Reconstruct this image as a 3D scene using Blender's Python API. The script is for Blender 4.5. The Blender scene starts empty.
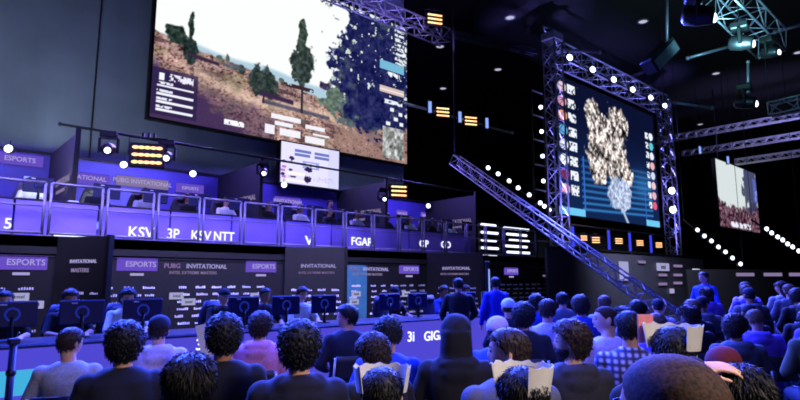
import bpy, math, random
import numpy as np
from mathutils import Vector, Matrix, Quaternion, noise
random.seed(7)
SC = bpy.context.scene
COL = SC.collection
PI = math.pi
V = Vector

# ------------------------------------------------------------------ colours and materials
def lin(c):
    c = c / 255.0
    return c / 12.92 if c <= .04045 else ((c + .055) / 1.055) ** 2.4
def rgb(r, g, b): return (lin(r), lin(g), lin(b), 1)

def mat(name, col, rough=.6, metal=0, bump=0, scale=30, var=.15, spec=.5):
    m = bpy.data.materials.new(name); m.use_nodes = True
    n = m.node_tree.nodes; l = m.node_tree.links
    b = n['Principled BSDF']
    b.inputs['Roughness'].default_value = rough
    b.inputs['Metallic'].default_value = metal
    b.inputs['Specular IOR Level'].default_value = spec
    tc = n.new('ShaderNodeTexCoord'); nz = n.new('ShaderNodeTexNoise')
    nz.inputs['Scale'].default_value = scale; nz.inputs['Detail'].default_value = 4
    l.new(tc.outputs['Object'], nz.inputs['Vector'])
    r = n.new('ShaderNodeValToRGB')
    c = rgb(*col)
    r.color_ramp.elements[0].color = tuple(x * (1 - var) for x in c[:3]) + (1,)
    r.color_ramp.elements[1].color = tuple(min(1, x * (1 + var)) for x in c[:3]) + (1,)
    r.color_ramp.elements[0].position = .3; r.color_ramp.elements[1].position = .7
    l.new(nz.outputs['Fac'], r.inputs['Fac']); l.new(r.outputs['Color'], b.inputs['Base Color'])
    if bump:
        bp = n.new('ShaderNodeBump'); bp.inputs['Strength'].default_value = bump
        l.new(nz.outputs['Fac'], bp.inputs['Height']); l.new(bp.outputs['Normal'], b.inputs['Normal'])
    return m

def emi(name, col, s=1.0):
    m = bpy.data.materials.new(name); m.use_nodes = True
    n = m.node_tree.nodes; l = m.node_tree.links
    n.remove(n['Principled BSDF'])
    e = n.new('ShaderNodeEmission'); e.inputs['Color'].default_value = rgb(*col); e.inputs['Strength'].default_value = s
    l.new(e.outputs[0], n['Material Output'].inputs['Surface'])
    return m

def screen_mat(name, s=1.0):
    m = bpy.data.materials.new(name); m.use_nodes = True
    n = m.node_tree.nodes; l = m.node_tree.links
    n.remove(n['Principled BSDF'])
    e = n.new('ShaderNodeEmission'); e.inputs['Strength'].default_value = s
    a = n.new('ShaderNodeAttribute'); a.attribute_name = 'pixels'
    l.new(a.outputs['Color'], e.inputs['Color'])
    l.new(e.outputs[0], n['Material Output'].inputs['Surface'])
    return m

M = {}
def mm(k, *a, **kw):
    M[k] = mat(k, *a, **kw); return M[k]
mm('floor', (26, 26, 34), rough=.45, scale=3)
mm('ceiling', (13, 12, 18), rough=.95, scale=.6, var=.35)
mm('black_drape', (10, 10, 14), rough=.95, scale=2, var=.4)
mm('grey_cloth', (118, 128, 150), rough=.95, scale=.35, var=.28)
mm('panel_black', (16, 15, 20), rough=.6, scale=3)
mm('panel_brown', (60, 42, 44), rough=.6, scale=3)
mm('divider_black', (7, 7, 9), rough=.7); mm('divider_brown', (26, 20, 22), rough=.7)
mm('panel_teal', (60, 120, 140), rough=.6, scale=3)  # even teal base colour over the whole panel
mm('booth_purple', (70, 60, 150), rough=.7, scale=1.5)
mm('parapet', (120, 100, 215), rough=.5, scale=1)
mm('white_trim', (205, 205, 225), rough=.45, scale=10, var=.05)
mm('black_metal', (16, 16, 18), rough=.5, metal=.2)
mm('steel', (150, 152, 165), rough=.4, metal=.55, scale=12)
mm('dark_steel', (42, 42, 52), rough=.5, metal=.4)
mm('rail', (112, 108, 140), rough=.5, metal=.3)
mm('plastic', (18, 18, 22), rough=.4)
mm('desk', (30, 30, 46), rough=.35)
mm('chair_blue', (11, 17, 66), rough=.5)
mm('chair_black', (18, 18, 26), rough=.6)
mm('paper', (198, 196, 190), rough=.8, scale=25, var=.06)
mm('pink_card', (214, 130, 120), rough=.7, var=.15)
mm('print_white', (235, 235, 250), rough=.6, var=.05)
mm('print_dim', (150, 120, 120), rough=.6)
mm('skin_light', (205, 158, 132), rough=.5, scale=40, var=.06)
mm('skin_mid', (165, 118, 92), rough=.5, scale=40, var=.06)
mm('hair_black', (14, 12, 12), rough=.38, bump=.6, scale=90, var=.5)
mm('hair_brown', (44, 30, 22), rough=.42, bump=.6, scale=90, var=.5)
mm('hair_light', (96, 70, 46), rough=.45, bump=.6, scale=90, var=.4)
mm('buzz', (52, 36, 28), rough=.8, bump=1.0, scale=150, var=.75, spec=.2)
mm('eye', (20, 16, 16), rough=.2)
mm('lip', (150, 85, 78), rough=.5)
mm('shoe', (22, 22, 24), rough=.5)
mm('denim', (28, 34, 58), rough=.85, scale=120)
CL = {  # clothes
 'navy': (11, 14, 34), 'black': (8, 8, 12), 'blue': (36, 66, 165), 'lilac': (190, 175, 215), 'pink': (205, 130, 165),
 'grey': (78, 80, 92), 'palegrey': (150, 152, 168), 'white': (205, 208, 220), 'red': (92, 12, 20), 'teal': (30, 90, 110),
 'olive': (70, 72, 50), 'brown': (70, 48, 40), 'darkgrey': (40, 40, 48), 'royal': (30, 46, 190), 'violet': (96, 70, 170)}
for k, c in CL.items(): mm('cloth_' + k, c, rough=.9, scale=70, bump=.2, var=.18)
def plaid():
    m = mat('cloth_plaid', (110, 112, 150), rough=.9); n = m.node_tree.nodes; l = m.node_tree.links
    b = n['Principled BSDF']; tc = n.new('ShaderNodeTexCoord')
    acc = None
    for ax in (0, 2):
        w = n.new('ShaderNodeTexWave'); w.inputs['Scale'].default_value = 7; w.bands_direction = 'X' if ax == 0 else 'Z'
        l.new(tc.outputs['Object'], w.inputs['Vector'])
        if acc is None: acc = w.outputs['Fac']
        else:
            mu = n.new('ShaderNodeMath'); mu.operation = 'MULTIPLY'; l.new(acc, mu.inputs[0]); l.new(w.outputs['Fac'], mu.inputs[1]); acc = mu.outputs[0]
    r = n.new('ShaderNodeValToRGB'); r.color_ramp.elements[0].color = rgb(50, 48, 80); r.color_ramp.elements[1].color = rgb(190, 190, 225)
    l.new(acc, r.inputs['Fac']); l.new(r.outputs['Color'], b.inputs['Base Color'])
    M['cloth_plaid'] = m
plaid()
for k in ('hair_black', 'hair_brown', 'hair_light'):
    n = M[k].node_tree.nodes; l = M[k].node_tree.links; b = n['Principled BSDF']
    b.inputs['Roughness'].default_value = .55; b.inputs['Specular IOR Level'].default_value = .35
    mp = n.new('ShaderNodeMapping'); mp.inputs['Scale'].default_value = (3, 3, .5)
    nz = [x for x in n if x.type == 'TEX_NOISE'][0]; tc = [x for x in n if x.type == 'TEX_COORD'][0]
    l.new(tc.outputs['Object'], mp.inputs['Vector']); l.new(mp.outputs['Vector'], nz.inputs['Vector'])
M['led_violet'] = emi('led_violet', (86, 78, 226), .85)
M['led_blue'] = emi('led_blue', (60, 90, 245), 1.0)
M['led_cyan'] = emi('led_cyan', (70, 185, 235), .9)
M['led_text'] = emi('led_text', (225, 228, 255), 1.5)
M['lamp_white'] = emi('lamp_white', (225, 232, 255), 4)
M['lamp_soft'] = emi('lamp_soft', (190, 190, 215), 1.0)
M['lamp_warm'] = emi('lamp_warm', (255, 190, 128), 2.6)
M['lamp_bluewhite'] = emi('lamp_bluewhite', (140, 170, 255), 1.1)
M['led_ring'] = emi('led_ring', (50, 70, 230), .35)
M['lamp_blue'] = emi('lamp_blue', (60, 70, 255), 1.0)
M['tube_white'] = emi('tube_white', (215, 222, 255), 2.0)
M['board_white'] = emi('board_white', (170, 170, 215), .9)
M['label_violet'] = emi('label_violet', (118, 88, 222), .75)
M['label_text'] = emi('label_text', (190, 180, 245), .75)
M['label_pink'] = emi('label_pink', (168, 148, 200), .6)
M['screen'] = screen_mat('screen_pixels', 1.15)

# ------------------------------------------------------------------ camera
F_PX = 560.0
PITCH = math.radians(8.13); HEAD = math.radians(48)
EYE = V((0, 0, 1.55))
cam = bpy.data.cameras.new('camera'); camo = bpy.data.objects.new('camera', cam); COL.objects.link(camo)
cam.sensor_width = 36; cam.lens = 36 * F_PX / 800; cam.clip_end = 300; cam.clip_start = .05
camo.location = EYE; camo.rotation_euler = (PI / 2 + PITCH, 0, HEAD - PI / 2)
SC.camera = camo
FW = V((math.cos(HEAD) * math.cos(PITCH), math.sin(HEAD) * math.cos(PITCH), math.sin(PITCH)))
RT = V((math.sin(HEAD), -math.cos(HEAD), 0)); UP = RT.cross(FW)
def ray(px, py): return FW * F_PX + RT * (px - 400) - UP * (py - 200)
def atY(px, py, Y): d = ray(px, py); return EYE + d * (Y / d.y)          # sight line meets the plane y = Y
def atD(px, py, D): return EYE + ray(px, py) * (D / F_PX)                 # at forward distance D

# ------------------------------------------------------------------ objects
def tag(o, label=None, cat=None, group=None, kind=None):
    if label: o['label'] = label
    if cat: o['category'] = cat
    if group: o['group'] = group
    if kind: o['kind'] = kind
    return o
def empty(name, loc=(0, 0, 0), rz=0, label=None, cat=None, group=None, scale=1):
    o = bpy.data.objects.new(name, None); COL.objects.link(o)
    o.location = loc; o.rotation_euler = (0, 0, rz); o.scale = (scale,) * 3; o.empty_display_size = .1
    return tag(o, label, cat, group)
def link_mesh(name, me, m=None, parent=None, smooth=False):
    o = bpy.data.objects.new(name, me); COL.objects.link(o)
    if m is not None:
        if not me.materials: me.materials.append(m)
        o.material_slots[0].link = 'OBJECT'; o.material_slots[0].material = m
    if smooth:
        me.polygons.foreach_set('use_smooth', [True] * len(me.polygons))
    if parent: o.parent = parent
    return o
def copy_tree(o, parent=None):
    c = o.copy(); COL.objects.link(c)
    if parent: c.parent = parent
    for ch in o.children: copy_tree(ch, c)
    return c

class G:
    """collects closed shapes; build() links them as one mesh"""
    def __init__(s): s.v = []; s.f = []
    def add(s, vs, fs):
        k = len(s.v); s.v += [tuple(v) for v in vs]; s.f += [tuple(i + k for i in f) for f in fs]; return s
    def box(s, c, d, rot=None, bev=0):
        x, y, z = d[0] / 2, d[1] / 2, d[2] / 2
        if bev <= 0:
            vs = [V((i, j, k)) for i in (-x, x) for j in (-y, y) for k in (-z, z)]
            fs = [(0, 1, 3, 2), (4, 6, 7, 5), (0, 4, 5, 1), (2, 3, 7, 6), (0, 2, 6, 4), (1, 5, 7, 3)]
        else:
            b = min(bev, x * .9, y * .9, z * .9); vs = []; fs = []
            # chamfered box: rounded rectangle rings stacked in z
            def ring(a, bb, zz, r):
                pts = []
                for (sx, sy, a0) in ((1, 1, 0), (-1, 1, 90), (-1, -1, 180), (1, -1, 270)):
                    for t in (0, 45, 90):
                        an = math.radians(a0 + t)
                        pts.append(V((sx * (a - r) + r * math.cos(an), sy * (bb - r) + r * math.sin(an), zz)))
                return pts
            rings = [ring(x - b * .7, y - b * .7, -z, b * .5), ring(x, y, -z + b, b), ring(x, y, z - b, b), ring(x - b * .7, y - b * .7, z, b * .5)]
            for r in rings: vs += r
            n = 12
            for k in range(3):
                for i in range(n):
                    j = (i + 1) % n; fs.append((k * n + i, k * n + j, (k + 1) * n + j, (k + 1) * n + i))
            fs.append(tuple(range(n - 1, -1, -1))); fs.append(tuple(range(3 * n, 4 * n)))
        R = rot if rot is not None else Matrix.Identity(3)
        return s.add([R @ v + V(c) for v in vs], fs)
    def loft(s, rings, cap=True):
        n = len(rings[0]); vs = [p for r in rings for p in r]; fs = []
        for k in range(len(rings) - 1):
            for i in range(n):
                j = (i + 1) % n; fs.append((k * n + i, k * n + j, (k + 1) * n + j, (k + 1) * n + i))
        if cap:
            fs.append(tuple(range(n - 1, -1, -1))); fs.append(tuple(range((len(rings) - 1) * n, len(rings) * n)))
        return s.add(vs, fs)
    def tube(s, pts, rs, n=8, round_end=False):
        pts = [V(p) for p in pts]
        if not hasattr(rs, '__len__'): rs = [rs] * len(pts)
        if round_end:
            d0 = (pts[0] - pts[1]).normalized(); d1 = (pts[-1] - pts[-2]).normalized()
            a, b, ra, rb = pts[0], pts[-1], rs[0], rs[-1]
            pre = [(a + d0 * ra * math.sin(t), ra * math.cos(t)) for t in (1.45, .9, .45)]
            post = [(b + d1 * rb * math.sin(t), rb * math.cos(t)) for t in (.45, .9, 1.45)]
            pts = [p for p, r in pre] + pts + [p for p, r in post]
            rs = [r for p, r in pre] + list(rs) + [r for p, r in post]
        rings = []; u = None
        for i, p in enumerate(pts):
            t = (pts[min(i + 1, len(pts) - 1)] - pts[max(i - 1, 0)]).normalized()
            if u is None:
                u = t.cross(V((0, 0, 1)) if abs(t.z) < .9 else V((1, 0, 0))).normalized()
            else:
                u = (u - t * u.dot(t)).normalized()
            w = t.cross(u)
            rings.append([p + (u * math.cos(2 * PI * k / n) + w * math.sin(2 * PI * k / n)) * rs[i] for k in range(n)])
        return s.loft(rings)
    def ball(s, c, r, rot=None, nu=14, nv=9):
        if not hasattr(r, '__len__'): r = (r, r, r)
        R = rot if rot is not None else Matrix.Identity(3)
        rings = []
        for k in range(nv):
            ph = -PI / 2 + PI * (k + .35) / (nv - .3)
            rings.append([V(c) + R @ V((r[0] * math.cos(ph) * math.cos(2 * PI * i / nu), r[1] * math.cos(ph) * math.sin(2 * PI * i / nu), r[2] * math.sin(ph))) for i in range(nu)])
        return s.loft(rings)
    def sections(s, secs, n=20, p=2.4):
        """secs: (centre, half width x, half depth y) horizontal super-ellipses"""
        rings = []
        for c, a, b in secs:
            r = []
            for i in range(n):
                t = 2 * PI * i / n; ct, st = math.cos(t), math.sin(t)
                r.append(V(c) + V((a * math.copysign(abs(ct) ** (2 / p), ct), b * math.copysign(abs(st) ** (2 / p), st), 0)))
            rings.append(r)
        return s.loft(rings)
    def mesh(s, name):
        me = bpy.data.meshes.new(name); me.from_pydata(s.v, [], s.f); me.validate(); me.update(); return me
    def build(s, name, m, parent=None, smooth=False):
        return link_mesh(name, s.mesh(name), m, parent, smooth)

def box(name, c, d, m, parent=None, bev=.006): return G().box(c, d, bev=bev).build(name, m, parent)

def remesh(g, name, voxel, smooth=4, fold=0, fscale=9):
    me = g.mesh(name); o = bpy.data.objects.new(name, me); COL.objects.link(o)
    r = o.modifiers.new('r', 'REMESH'); r.mode = 'VOXEL'; r.voxel_size = voxel; r.use_smooth_shade = True
    s = o.modifiers.new('s', 'SMOOTH'); s.iterations = smooth; s.factor = .5
    dg = bpy.context.evaluated_depsgraph_get(); dg.update()
    out = bpy.data.meshes.new_from_object(o.evaluated_get(dg)); out.name = name
    bpy.data.objects.remove(o); bpy.data.meshes.remove(me)
    if fold:
        co = np.empty(len(out.vertices) * 3, np.float32); out.vertices.foreach_get('co', co)
        no = np.empty_like(co); out.vertices.foreach_get('normal', no)
        co = co.reshape(-1, 3); no = no.reshape(-1, 3)
        for i in range(len(co)):
            x, y, z = co[i]
            d = fold * noise.noise(V((x * fscale, y * fscale, z * fscale * .55 + 3 * x)))
            co[i] += no[i] * d
        out.vertices.foreach_set('co', co.ravel()); out.update()
    out.polygons.foreach_set('use_smooth', [True] * len(out.polygons))
    return out

def text(name, s, size, m, parent, loc, rz=0, ex=.004, align='CENTER', sx=1):
    cu = bpy.data.curves.new(name, 'FONT'); cu.body = s; cu.size = size; cu.extrude = ex
    cu.align_x = align; cu.align_y = 'CENTER'; cu.resolution_u = 3; cu.offset = size * .012
    o = bpy.data.objects.new(name, cu); COL.objects.link(o)
    dg = bpy.context.evaluated_depsgraph_get(); dg.update()
    me = bpy.data.meshes.new_from_object(o.evaluated_get(dg)); me.name = name
    bpy.data.objects.remove(o)
    me.transform(Matrix.Rotation(PI / 2, 4, 'X') @ Matrix.Scale(sx, 4, V((1, 0, 0))))
    me.materials.clear()
    t = link_mesh(name, me, m, parent)
    t.location = loc; t.rotation_euler = (0, 0, rz)
    return t

ORD = ['first', 'second', 'third', 'fourth', 'fifth', 'sixth', 'seventh', 'eighth', 'ninth', 'tenth', 'eleventh', 'twelfth', 'thirteenth',
       'fourteenth', 'fifteenth', 'sixteenth', 'seventeenth', 'eighteenth', 'nineteenth', 'twentieth']

# ------------------------------------------------------------------ the hall
def struct(o): o['kind'] = 'structure'; return o
struct(box('floor', (25, 10, -.1), (90, 64, .2), M['floor'], bev=0))
struct(box('ceiling', (25, 10, 14.1), (90, 64, .2), M['ceiling'], bev=0))
struct(box('wall_back', (25, 30, 7), (90, .2, 14), M['black_drape'], bev=0))
struct(box('wall_right', (62, 10, 7), (.2, 60, 14), M['black_drape'], bev=0))
struct(box('wall_left', (-14, 10, 7), (.2, 60, 14), M['black_drape'], bev=0))
struct(box('wall_rear', (25, -12, 7), (90, .2, 14), M['black_drape'], bev=0))

# ceiling downlights
def downlight():
    r = empty('ceiling_light')
    g = G(); rings = []
    for (rr, z) in ((.27, 0), (.27, -.05), (.21, -.05), (.19, -.02)):
        rings.append([V((rr * math.cos(2 * PI * k / 24), rr * math.sin(2 * PI * k / 24), z)) for k in range(24)])
    g.loft(rings, cap=False).build('rim', M['steel'], r)
    G().loft([[V((.20 * math.cos(2 * PI * k / 24), .20 * math.sin(2 * PI * k / 24), z)) for k in range(24)] for z in (-.03, -.015)]).build('diffuser', M['lamp_soft'], r)
    return r
dl = None
for (px, py, w) in ((510, 17, 'nearest the top edge, left of the lattice tower'), (440, 46, 'below the warm lamp cluster of the violet truss'), (498, 69, 'below the dark pipe, above the stage side'),
                    (443, 88, 'faintest and lowest, above the short lamp pipe'), (643, 21, 'above the right screen frame'), (716, 73, 'between the hanging lamps right of the frame'),
                    (798, 52, 'at the far right edge of the picture'), (700, 124, 'low beyond the right screen frame')):
    d = ray(px, py); p = EYE + d * ((13.99 - 1.55) / d.z)
    if dl is None: dl = o = downlight()
    else: o = copy_tree(dl)
    o.location = p; tag(o, 'round white ceiling downlight ' + w, 'ceiling light', 'ceiling downlights')

# ------------------------------------------------------------------ trusses
def hang(root, pts, top=13.99):
    for p in pts:
        p = V(p); q = Matrix.Rotation(root.rotation_euler.z, 3, 'Z') @ p * root.scale.x + root.location
        s = root.scale.x
        G().tube([p, p + V((0, 0, (top - q.z) / s))], .012 / s, 6).build('drop_wire', M['dark_steel'], root)
    return root
def truss(label, p0, p1, size=.45, m=None, r=.028, seg=None, group='lighting trusses', upv=V((0, 0, 1)), cat='truss', name='lattice_truss'):
    p0, p1 = V(p0), V(p1); m = m or M['steel']
    root = empty(name, p0, 0, label, cat, group)
    t = (p1 - p0); L = t.length; t.normalize()
    u = t.cross(upv)
    if u.length < .1: u = t.cross(V((0, 1, 0)))
    u.normalize(); w = u.cross(t)
    h = size / 2; cs = [(-h, -h), (h, -h), (h, h), (-h, h)]
    for a, b in cs:
        G().tube([u * a + w * b, t * L + u * a + w * b], r, 8).build('chord', m, root, True)
    n = seg or max(2, int(round(L / size / .9))); g = G()
    for k in range(n):
        for e in range(4):
            a, b = cs[e], cs[(e + 1) % 4]
            if k % 2: a, b = b, a
            g.tube([t * (L * k / n) + u * a[0] + w * a[1], t * (L * (k + 1) / n) + u * b[0] + w * b[1]], r * .55, 5)
    for k in range(0, n + 1, 2):
        for e in range(4):
            a, b = cs[e], cs[(e + 1) % 4]
            g.tube([t * (L * k / n) + u * a[0] + w * a[1], t * (L * k / n) + u * b[0] + w * b[1]], r * .55, 5)
    g.build('lacing', m, root)
    return root
def pipe(name, label, pts, r, m, cat='pipe', group=None):
    p0 = V(pts[0]); root = empty(name, p0, 0, label, cat, group)
    G().tube([V(p) - p0 for p in pts], r, 8).build('tube', m, root, True)
    g = G()
    for p in (pts[0], pts[-1]): g.ball(V(p) - p0, r * 1.5, nu=8, nv=6)
    g.build('end_cap', m, root, True)
    return root

truss('violet lit lattice truss above the right end of the big screen', (6.5, 14.9, 11.35), (15.9, 14.9, 11.35), .55, r=.035)
truss('slim dark truss running from the violet truss to the lattice tower', (16.0, 14.9, 11.55), (20.9, 14.0, 11.85), .22, m=M['dark_steel'], r=.03)
# right screen frame
TX0, TX1, TY = 21.25, 32.9, 13.3
truss('tall blue lit lattice tower on the left of the right screen', (TX0, TY, 0), (TX0, TY, 12.2), .6, r=.04)
truss('blue lit lattice tower on the right side of the right screen', (TX1, TY, 0), (TX1, TY, 12.2), .6, r=.04)
truss('heavy horizontal truss with six bright lamps over the right screen', (TX0 + .35, TY, 11.75), (TX1 - .35, TY, 11.75), .8, r=.045)
g = empty('tower_head', (TX0, TY, 12.2), 0, 'grey hoist head block sitting on top of the left lattice tower', 'hoist')
box('housing', (0, 0, .22), (.75, .7, .36), M['steel'], g, .03); G().tube([(-.3, 0, .45), (.3, 0, .45)], .09, 12).build('pulley', M['dark_steel'], g, True)
G().tube([(-.5, 0, .3), (-.7, 0, .55), (.1, 0, .62)], .04, 6).build('arm', M['steel'], g, True)
# black ladder of lamps left of that tower
lad = empty('lamp_ladder', (19.9, TY, 0), 0, 'black lamp ladder with white points left of the lattice tower', 'lamp ladder')
for x in (-.45, .45): G().tube([(x, 0, 0), (x, 0, 9.9)], .05, 8).build('rail', M['black_metal'], lad, True)
for k in range(9):
    G().tube([(-.45, 0, 1 + k * 1.07), (.45, 0, 1 + k * 1.07)], .035, 6).build('rung', M['steel'], lad, True)
for k in range(5): 
    b = G().ball((0.1, -.1, 4.6 + k * 1.07), .085, nu=10, nv=7).build('lamp', M['lamp_white'], lad, True)

# far overhead trusses on the right, running across the hall
for k, (z, y0, y1, lab) in enumerate(((11.2, 17.5, 3, 'upper of the long violet lit trusses crossing at the far right'),
                                 (10.15, 15.0, 3, 'middle of the long violet lit trusses crossing at the far right'),
                                 (9.2, 12.0, 3, 'lowest of the long violet lit trusses crossing at the far right'))):
    hang(truss(lab, (39 + .7 * k, y0, z), (39 + .7 * k, y1, z), .34, r=.04, group='crossing trusses at far right'), ((0, -1, 0), (0, y1 - y0 + 1, 0)))

# inclined truss down to the audience
ip0 = atD(455, 160, 18.5); ip1 = atD(650, 300, 13.0)
k = -ip1.z / (ip1.z - ip0.z) * -1
ipe = ip1 + (ip1 - ip0) * (ip1.z / (ip0.z - ip1.z))
truss('long inclined lattice truss sloping down from the stage to the audience', ip0, ipe, .32, r=.022, group='inclined truss')
pipe('hanging_cable', 'thin dark cable holding the upper end of the inclined truss', [ip0 + V((0, 0, .15)), V((ip0.x, ip0.y, 14))], .025, M['dark_steel'], 'cable')

# ------------------------------------------------------------------ lamps
def blinder(n=3, w=.62):
    r = empty('blinder_light')
    box('housing', (0, .1, 0), (w + .14, .16, .16 * n + .08), M['black_metal'], r, .02)
    for k in range(n):
        g = G(); z = (k - (n - 1) / 2) * .17
        for i in range(5): g.ball(((i - 2) * w / 5, 0, z), (w / 8.5, .04, .036), nu=10, nv=7)
        g.build('bulb_row', M['lamp_warm'], r, True)
    g = G(); g.tube([(-w / 2 - .09, .1, 0), (-w / 2 - .09, .1, .42), (w / 2 + .09, .1, .42), (w / 2 + .09, .1, 0)], .018, 6)
    g.build('yoke', M['black_metal'], r)
    g = G()
    for i in (-.12, 0, .12): g.box((i, .1, .47), (.05, .08, .12))
    g.build('clamp', M['black_metal'], r)
    return r
def mover():
    r = empty('moving_head_light')
    box('base', (0, .05, .24), (.3, .26, .12), M['black_metal'], r, .02)
    g = G(); g.tube([(-.16, .05, -.1), (-.16, .05, .17), (-.12, .05, .2), (.12, .05, .2), (.16, .05, .17), (.16, .05, -.1)], .028, 8); g.build('yoke', M['black_metal'], r)
    R = Matrix.Rotation(math.radians(12), 3, 'X')
    rings = []
    for (y, rr) in ((.2, .07), (.16, .12), (.0, .13), (-.12, .105), (-.16, .1)):
        rings.append([R @ V((rr * math.cos(2 * PI * k / 16), y, rr * math.sin(2 * PI * k / 16))) + V((0, .03, -.04)) for k in range(16)])
    G().loft(rings).build('lamp_head', M['plastic'], r, True)
    G().ball(R @ V((0, -.15, 0)) + V((0.02, .02, -.06)), (.06, .03, .06), nu=12, nv=7).build('lens', M['lamp_white'], r, True)
    return r
def par(rad=.11, m='lamp_white'):
    r = empty('par_can_light')
    rings = [[V((rr * math.cos(2 * PI * k / 16), y, rr * math.sin(2 * PI * k / 16))) for k in range(16)] for (y, rr) in ((.25, rad * .55), (.2, rad * .9), (0, rad * 1.1), (-.04, rad * 1.12))]
    G().loft(rings).build('can', M['black_metal'], r, True)
    G().ball((0, -.05, 0), (rad, .02, rad), nu=16, nv=7).build('lens', M[m], r, True)
    G().tube([(0, .08, rad), (0, .08, rad + .16)], .015, 6).build('bracket', M['black_metal'], r)
    return r
def stripbar(h=.45, m='lamp_bluewhite', w=.13):
    r = empty('strip_light')
    box('housing', (0, .06, 0), (w + .05, .1, h + .08), M['black_metal'], r, .01)
    box('lens', (0, 0, 0), (w, .03, h), M[m], r, .01)
    G().tube([(0, .08, h / 2), (0, .08, h / 2 + .14)], .015, 6).build('bracket', M['black_metal'], r)
    return r
BL, MV, PA, ST = blinder(), mover(), par(), stripbar()
_used = set()
def put(proto, p, rz, label, cat, group, s=1):
    if proto.name not in _used: _used.add(proto.name); o = proto
    else: o = copy_tree(proto)
    o.location = p; o.rotation_euler = (0, 0, rz); o.scale = (s,) * 3
    return tag(o, label, cat, group)
YAW_IN = -math.radians(25)
# pipe above the balcony
pipe('lighting_pipe', 'black lighting pipe above the balcony carrying the left warm lamp cluster', [atY(60, 124, 13.2), atY(470, 192, 13.2)], .03, M['black_metal'], 'pipe')
put(BL, atY(147, 155, 13.1), YAW_IN, 'warm three row lamp cluster hanging over the left of the balcony', 'blinder light', 'warm lamp clusters')
put(BL, atY(399, 191, 13.1), YAW_IN, 'warm three row lamp cluster over the balcony right of the standing person', 'blinder light', 'warm lamp clusters', .8)
for (px, py, w) in ((108, 147, 'left of the warm lamp cluster over the balcony'), (166, 155, 'right of the warm lamp cluster over the balcony'),
                    (263, 171, 'above the balcony left of the small white screen'), (383, 197, 'just left of the warm cluster by the dark booth wall')):
    put(MV, atY(px, py, 13.1) + V((0, 0, 0)), YAW_IN, 'black moving head lamp ' + w, 'moving light', 'moving head lamps over the balcony', 1.15 if px < 200 else .95)
for (px, py, w) in ((9, 149, 'at the far left above the balcony'), (124, 165, 'just under the left warm lamp cluster'), (193, 174, 'over the balcony right of the left warm cluster'),
                    (284, 185, 'below the small white screen'), (428, 206, 'over the right end of the balcony')):
    put(PA, atY(px, py, 15.4), YAW_IN, 'small white lamp ' + w, 'spotlight', 'white booth lamps', .8)
# pipe with alternating lamps right of the big screen
lp0, lp1 = atY(400, 102, 15), atY(512, 133, 15)
pipe('lighting_pipe', 'lamp pipe with blue white bars beside the right edge of the big screen', [lp0, lp1], .06, M['steel'], 'pipe')
for (px, py, w) in ((430, 107, 'left'), (460, 117, 'middle'), (487, 123, 'right')):
    put(ST, atY(px, py, 14.8), YAW_IN, w + ' blue white strip lamp on the pipe beside the big screen', 'strip light', 'strip lamps beside the big screen', 1.0)
for (px, py, w) in ((443, 112, 'left'), (471, 121, 'right')):
    put(BL, atY(px, py, 14.8), YAW_IN, w + ' warm lamp cluster on the pipe beside the big screen', 'blinder light', 'warm lamp clusters', .85)
put(BL, atY(435, 19, 14.4), YAW_IN, 'warm lamp cluster at the right end of the violet truss', 'blinder light', 'warm lamp clusters', .95)
# six lamps on the frame truss
for i, (px, py) in enumerate(((569, 58), (592, 70), (613, 80), (632, 90), (650, 98), (664, 106))):
    put(PA, atY(px, py, TY - .6), -.5, ORD[i] + ' bright round lamp from the left on the truss over the right screen', 'spotlight', 'lamps on the frame truss', 1.35)
# row of warm clusters and blue bars below the right screen
for i, (px, py) in enumerate(((584, 238), (596, 240), (619, 241), (640, 243), (659, 245))):
    put(BL, atY(px, py, TY - .3), -.5, ORD[i] + ' warm lamp cluster from the left under the right screen', 'blinder light', 'warm lamp clusters', .62 if i else .5)
SB = stripbar(.9, 'lamp_blue', .12)
for i, (px, py) in enumerate(((573, 237), (609, 240), (630, 242), (651, 244))):
    put(SB, atY(px, py, TY - .3), -.5, ORD[i] + ' blue upright strip lamp from the left under the right screen', 'strip light', 'blue strip lamps')
pipe('lighting_pipe', 'black pipe carrying warm and blue lamps under the right screen', [(TX0, TY - .15, 3.95), (TX1, TY - .15, 3.95)], .05, M['black_metal'], 'pipe')
# rows of points of light on sloping bars
def lamp_row(pts, D, lab, grp, s=.85):
    ps = [atD(x, y, D) for x, y in pts]
    dirv = (ps[-1] - ps[0]).normalized()
    lb = pipe('sloping_lamp_bar', 'dark sloping bar carrying ' + grp, [ps[0] - dirv * .5 + V((0, .2, .15)), ps[-1] + dirv * .5 + V((0, .2, .15))], .04, M['black_metal'], 'pipe')
    hang(lb, ((0, 0, 0), ps[-1] + dirv * .5 - ps[0] + dirv * .5))
    for i, p in enumerate(ps):
        put(PA, p, -.7, ORD[i] + ' from the top of ' + lab, 'spotlight', grp, s)
lamp_row(((488, 168), (498, 174), (509, 181), (518, 188), (529, 195), (540, 203), (549, 210)), 25, 'the sloping white lamps left of the lattice tower', 'the lamp row left of the lattice tower', .85)
lamp_row(((697, 230), (704, 236), (711, 241), (718, 247), (725, 252), (732, 258), (740, 264)), 26, 'the sloping white lamps below the third screen', 'the lamp row below the third screen', .85)
lamp_row(((766, 229), (771, 233), (777, 237), (782, 240), (787, 244), (792, 247), (798, 251)), 26, 'the sloping white lamps at the far right edge', 'the lamp row at the far right edge', .9)
for (x, y, w) in ((671, 191, 'upper'), (672, 210, 'lower')):
    hang(put(PA, atD(x, y, 27), -.7, w + ' of two large white lamps right of the screen frame', 'spotlight', 'large lamp pair', 1.5), ((0, .05, .3),))
for (x, y, w) in ((700, 142, 'left'), (728, 152, 'right')):
    hang(put(ST, atD(x, y + 8, 31), -.7, w + ' white strip lamp hanging above the third screen', 'strip light', 'strip lamps above the third screen', .9), ((0, .05, .3),))

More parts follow.
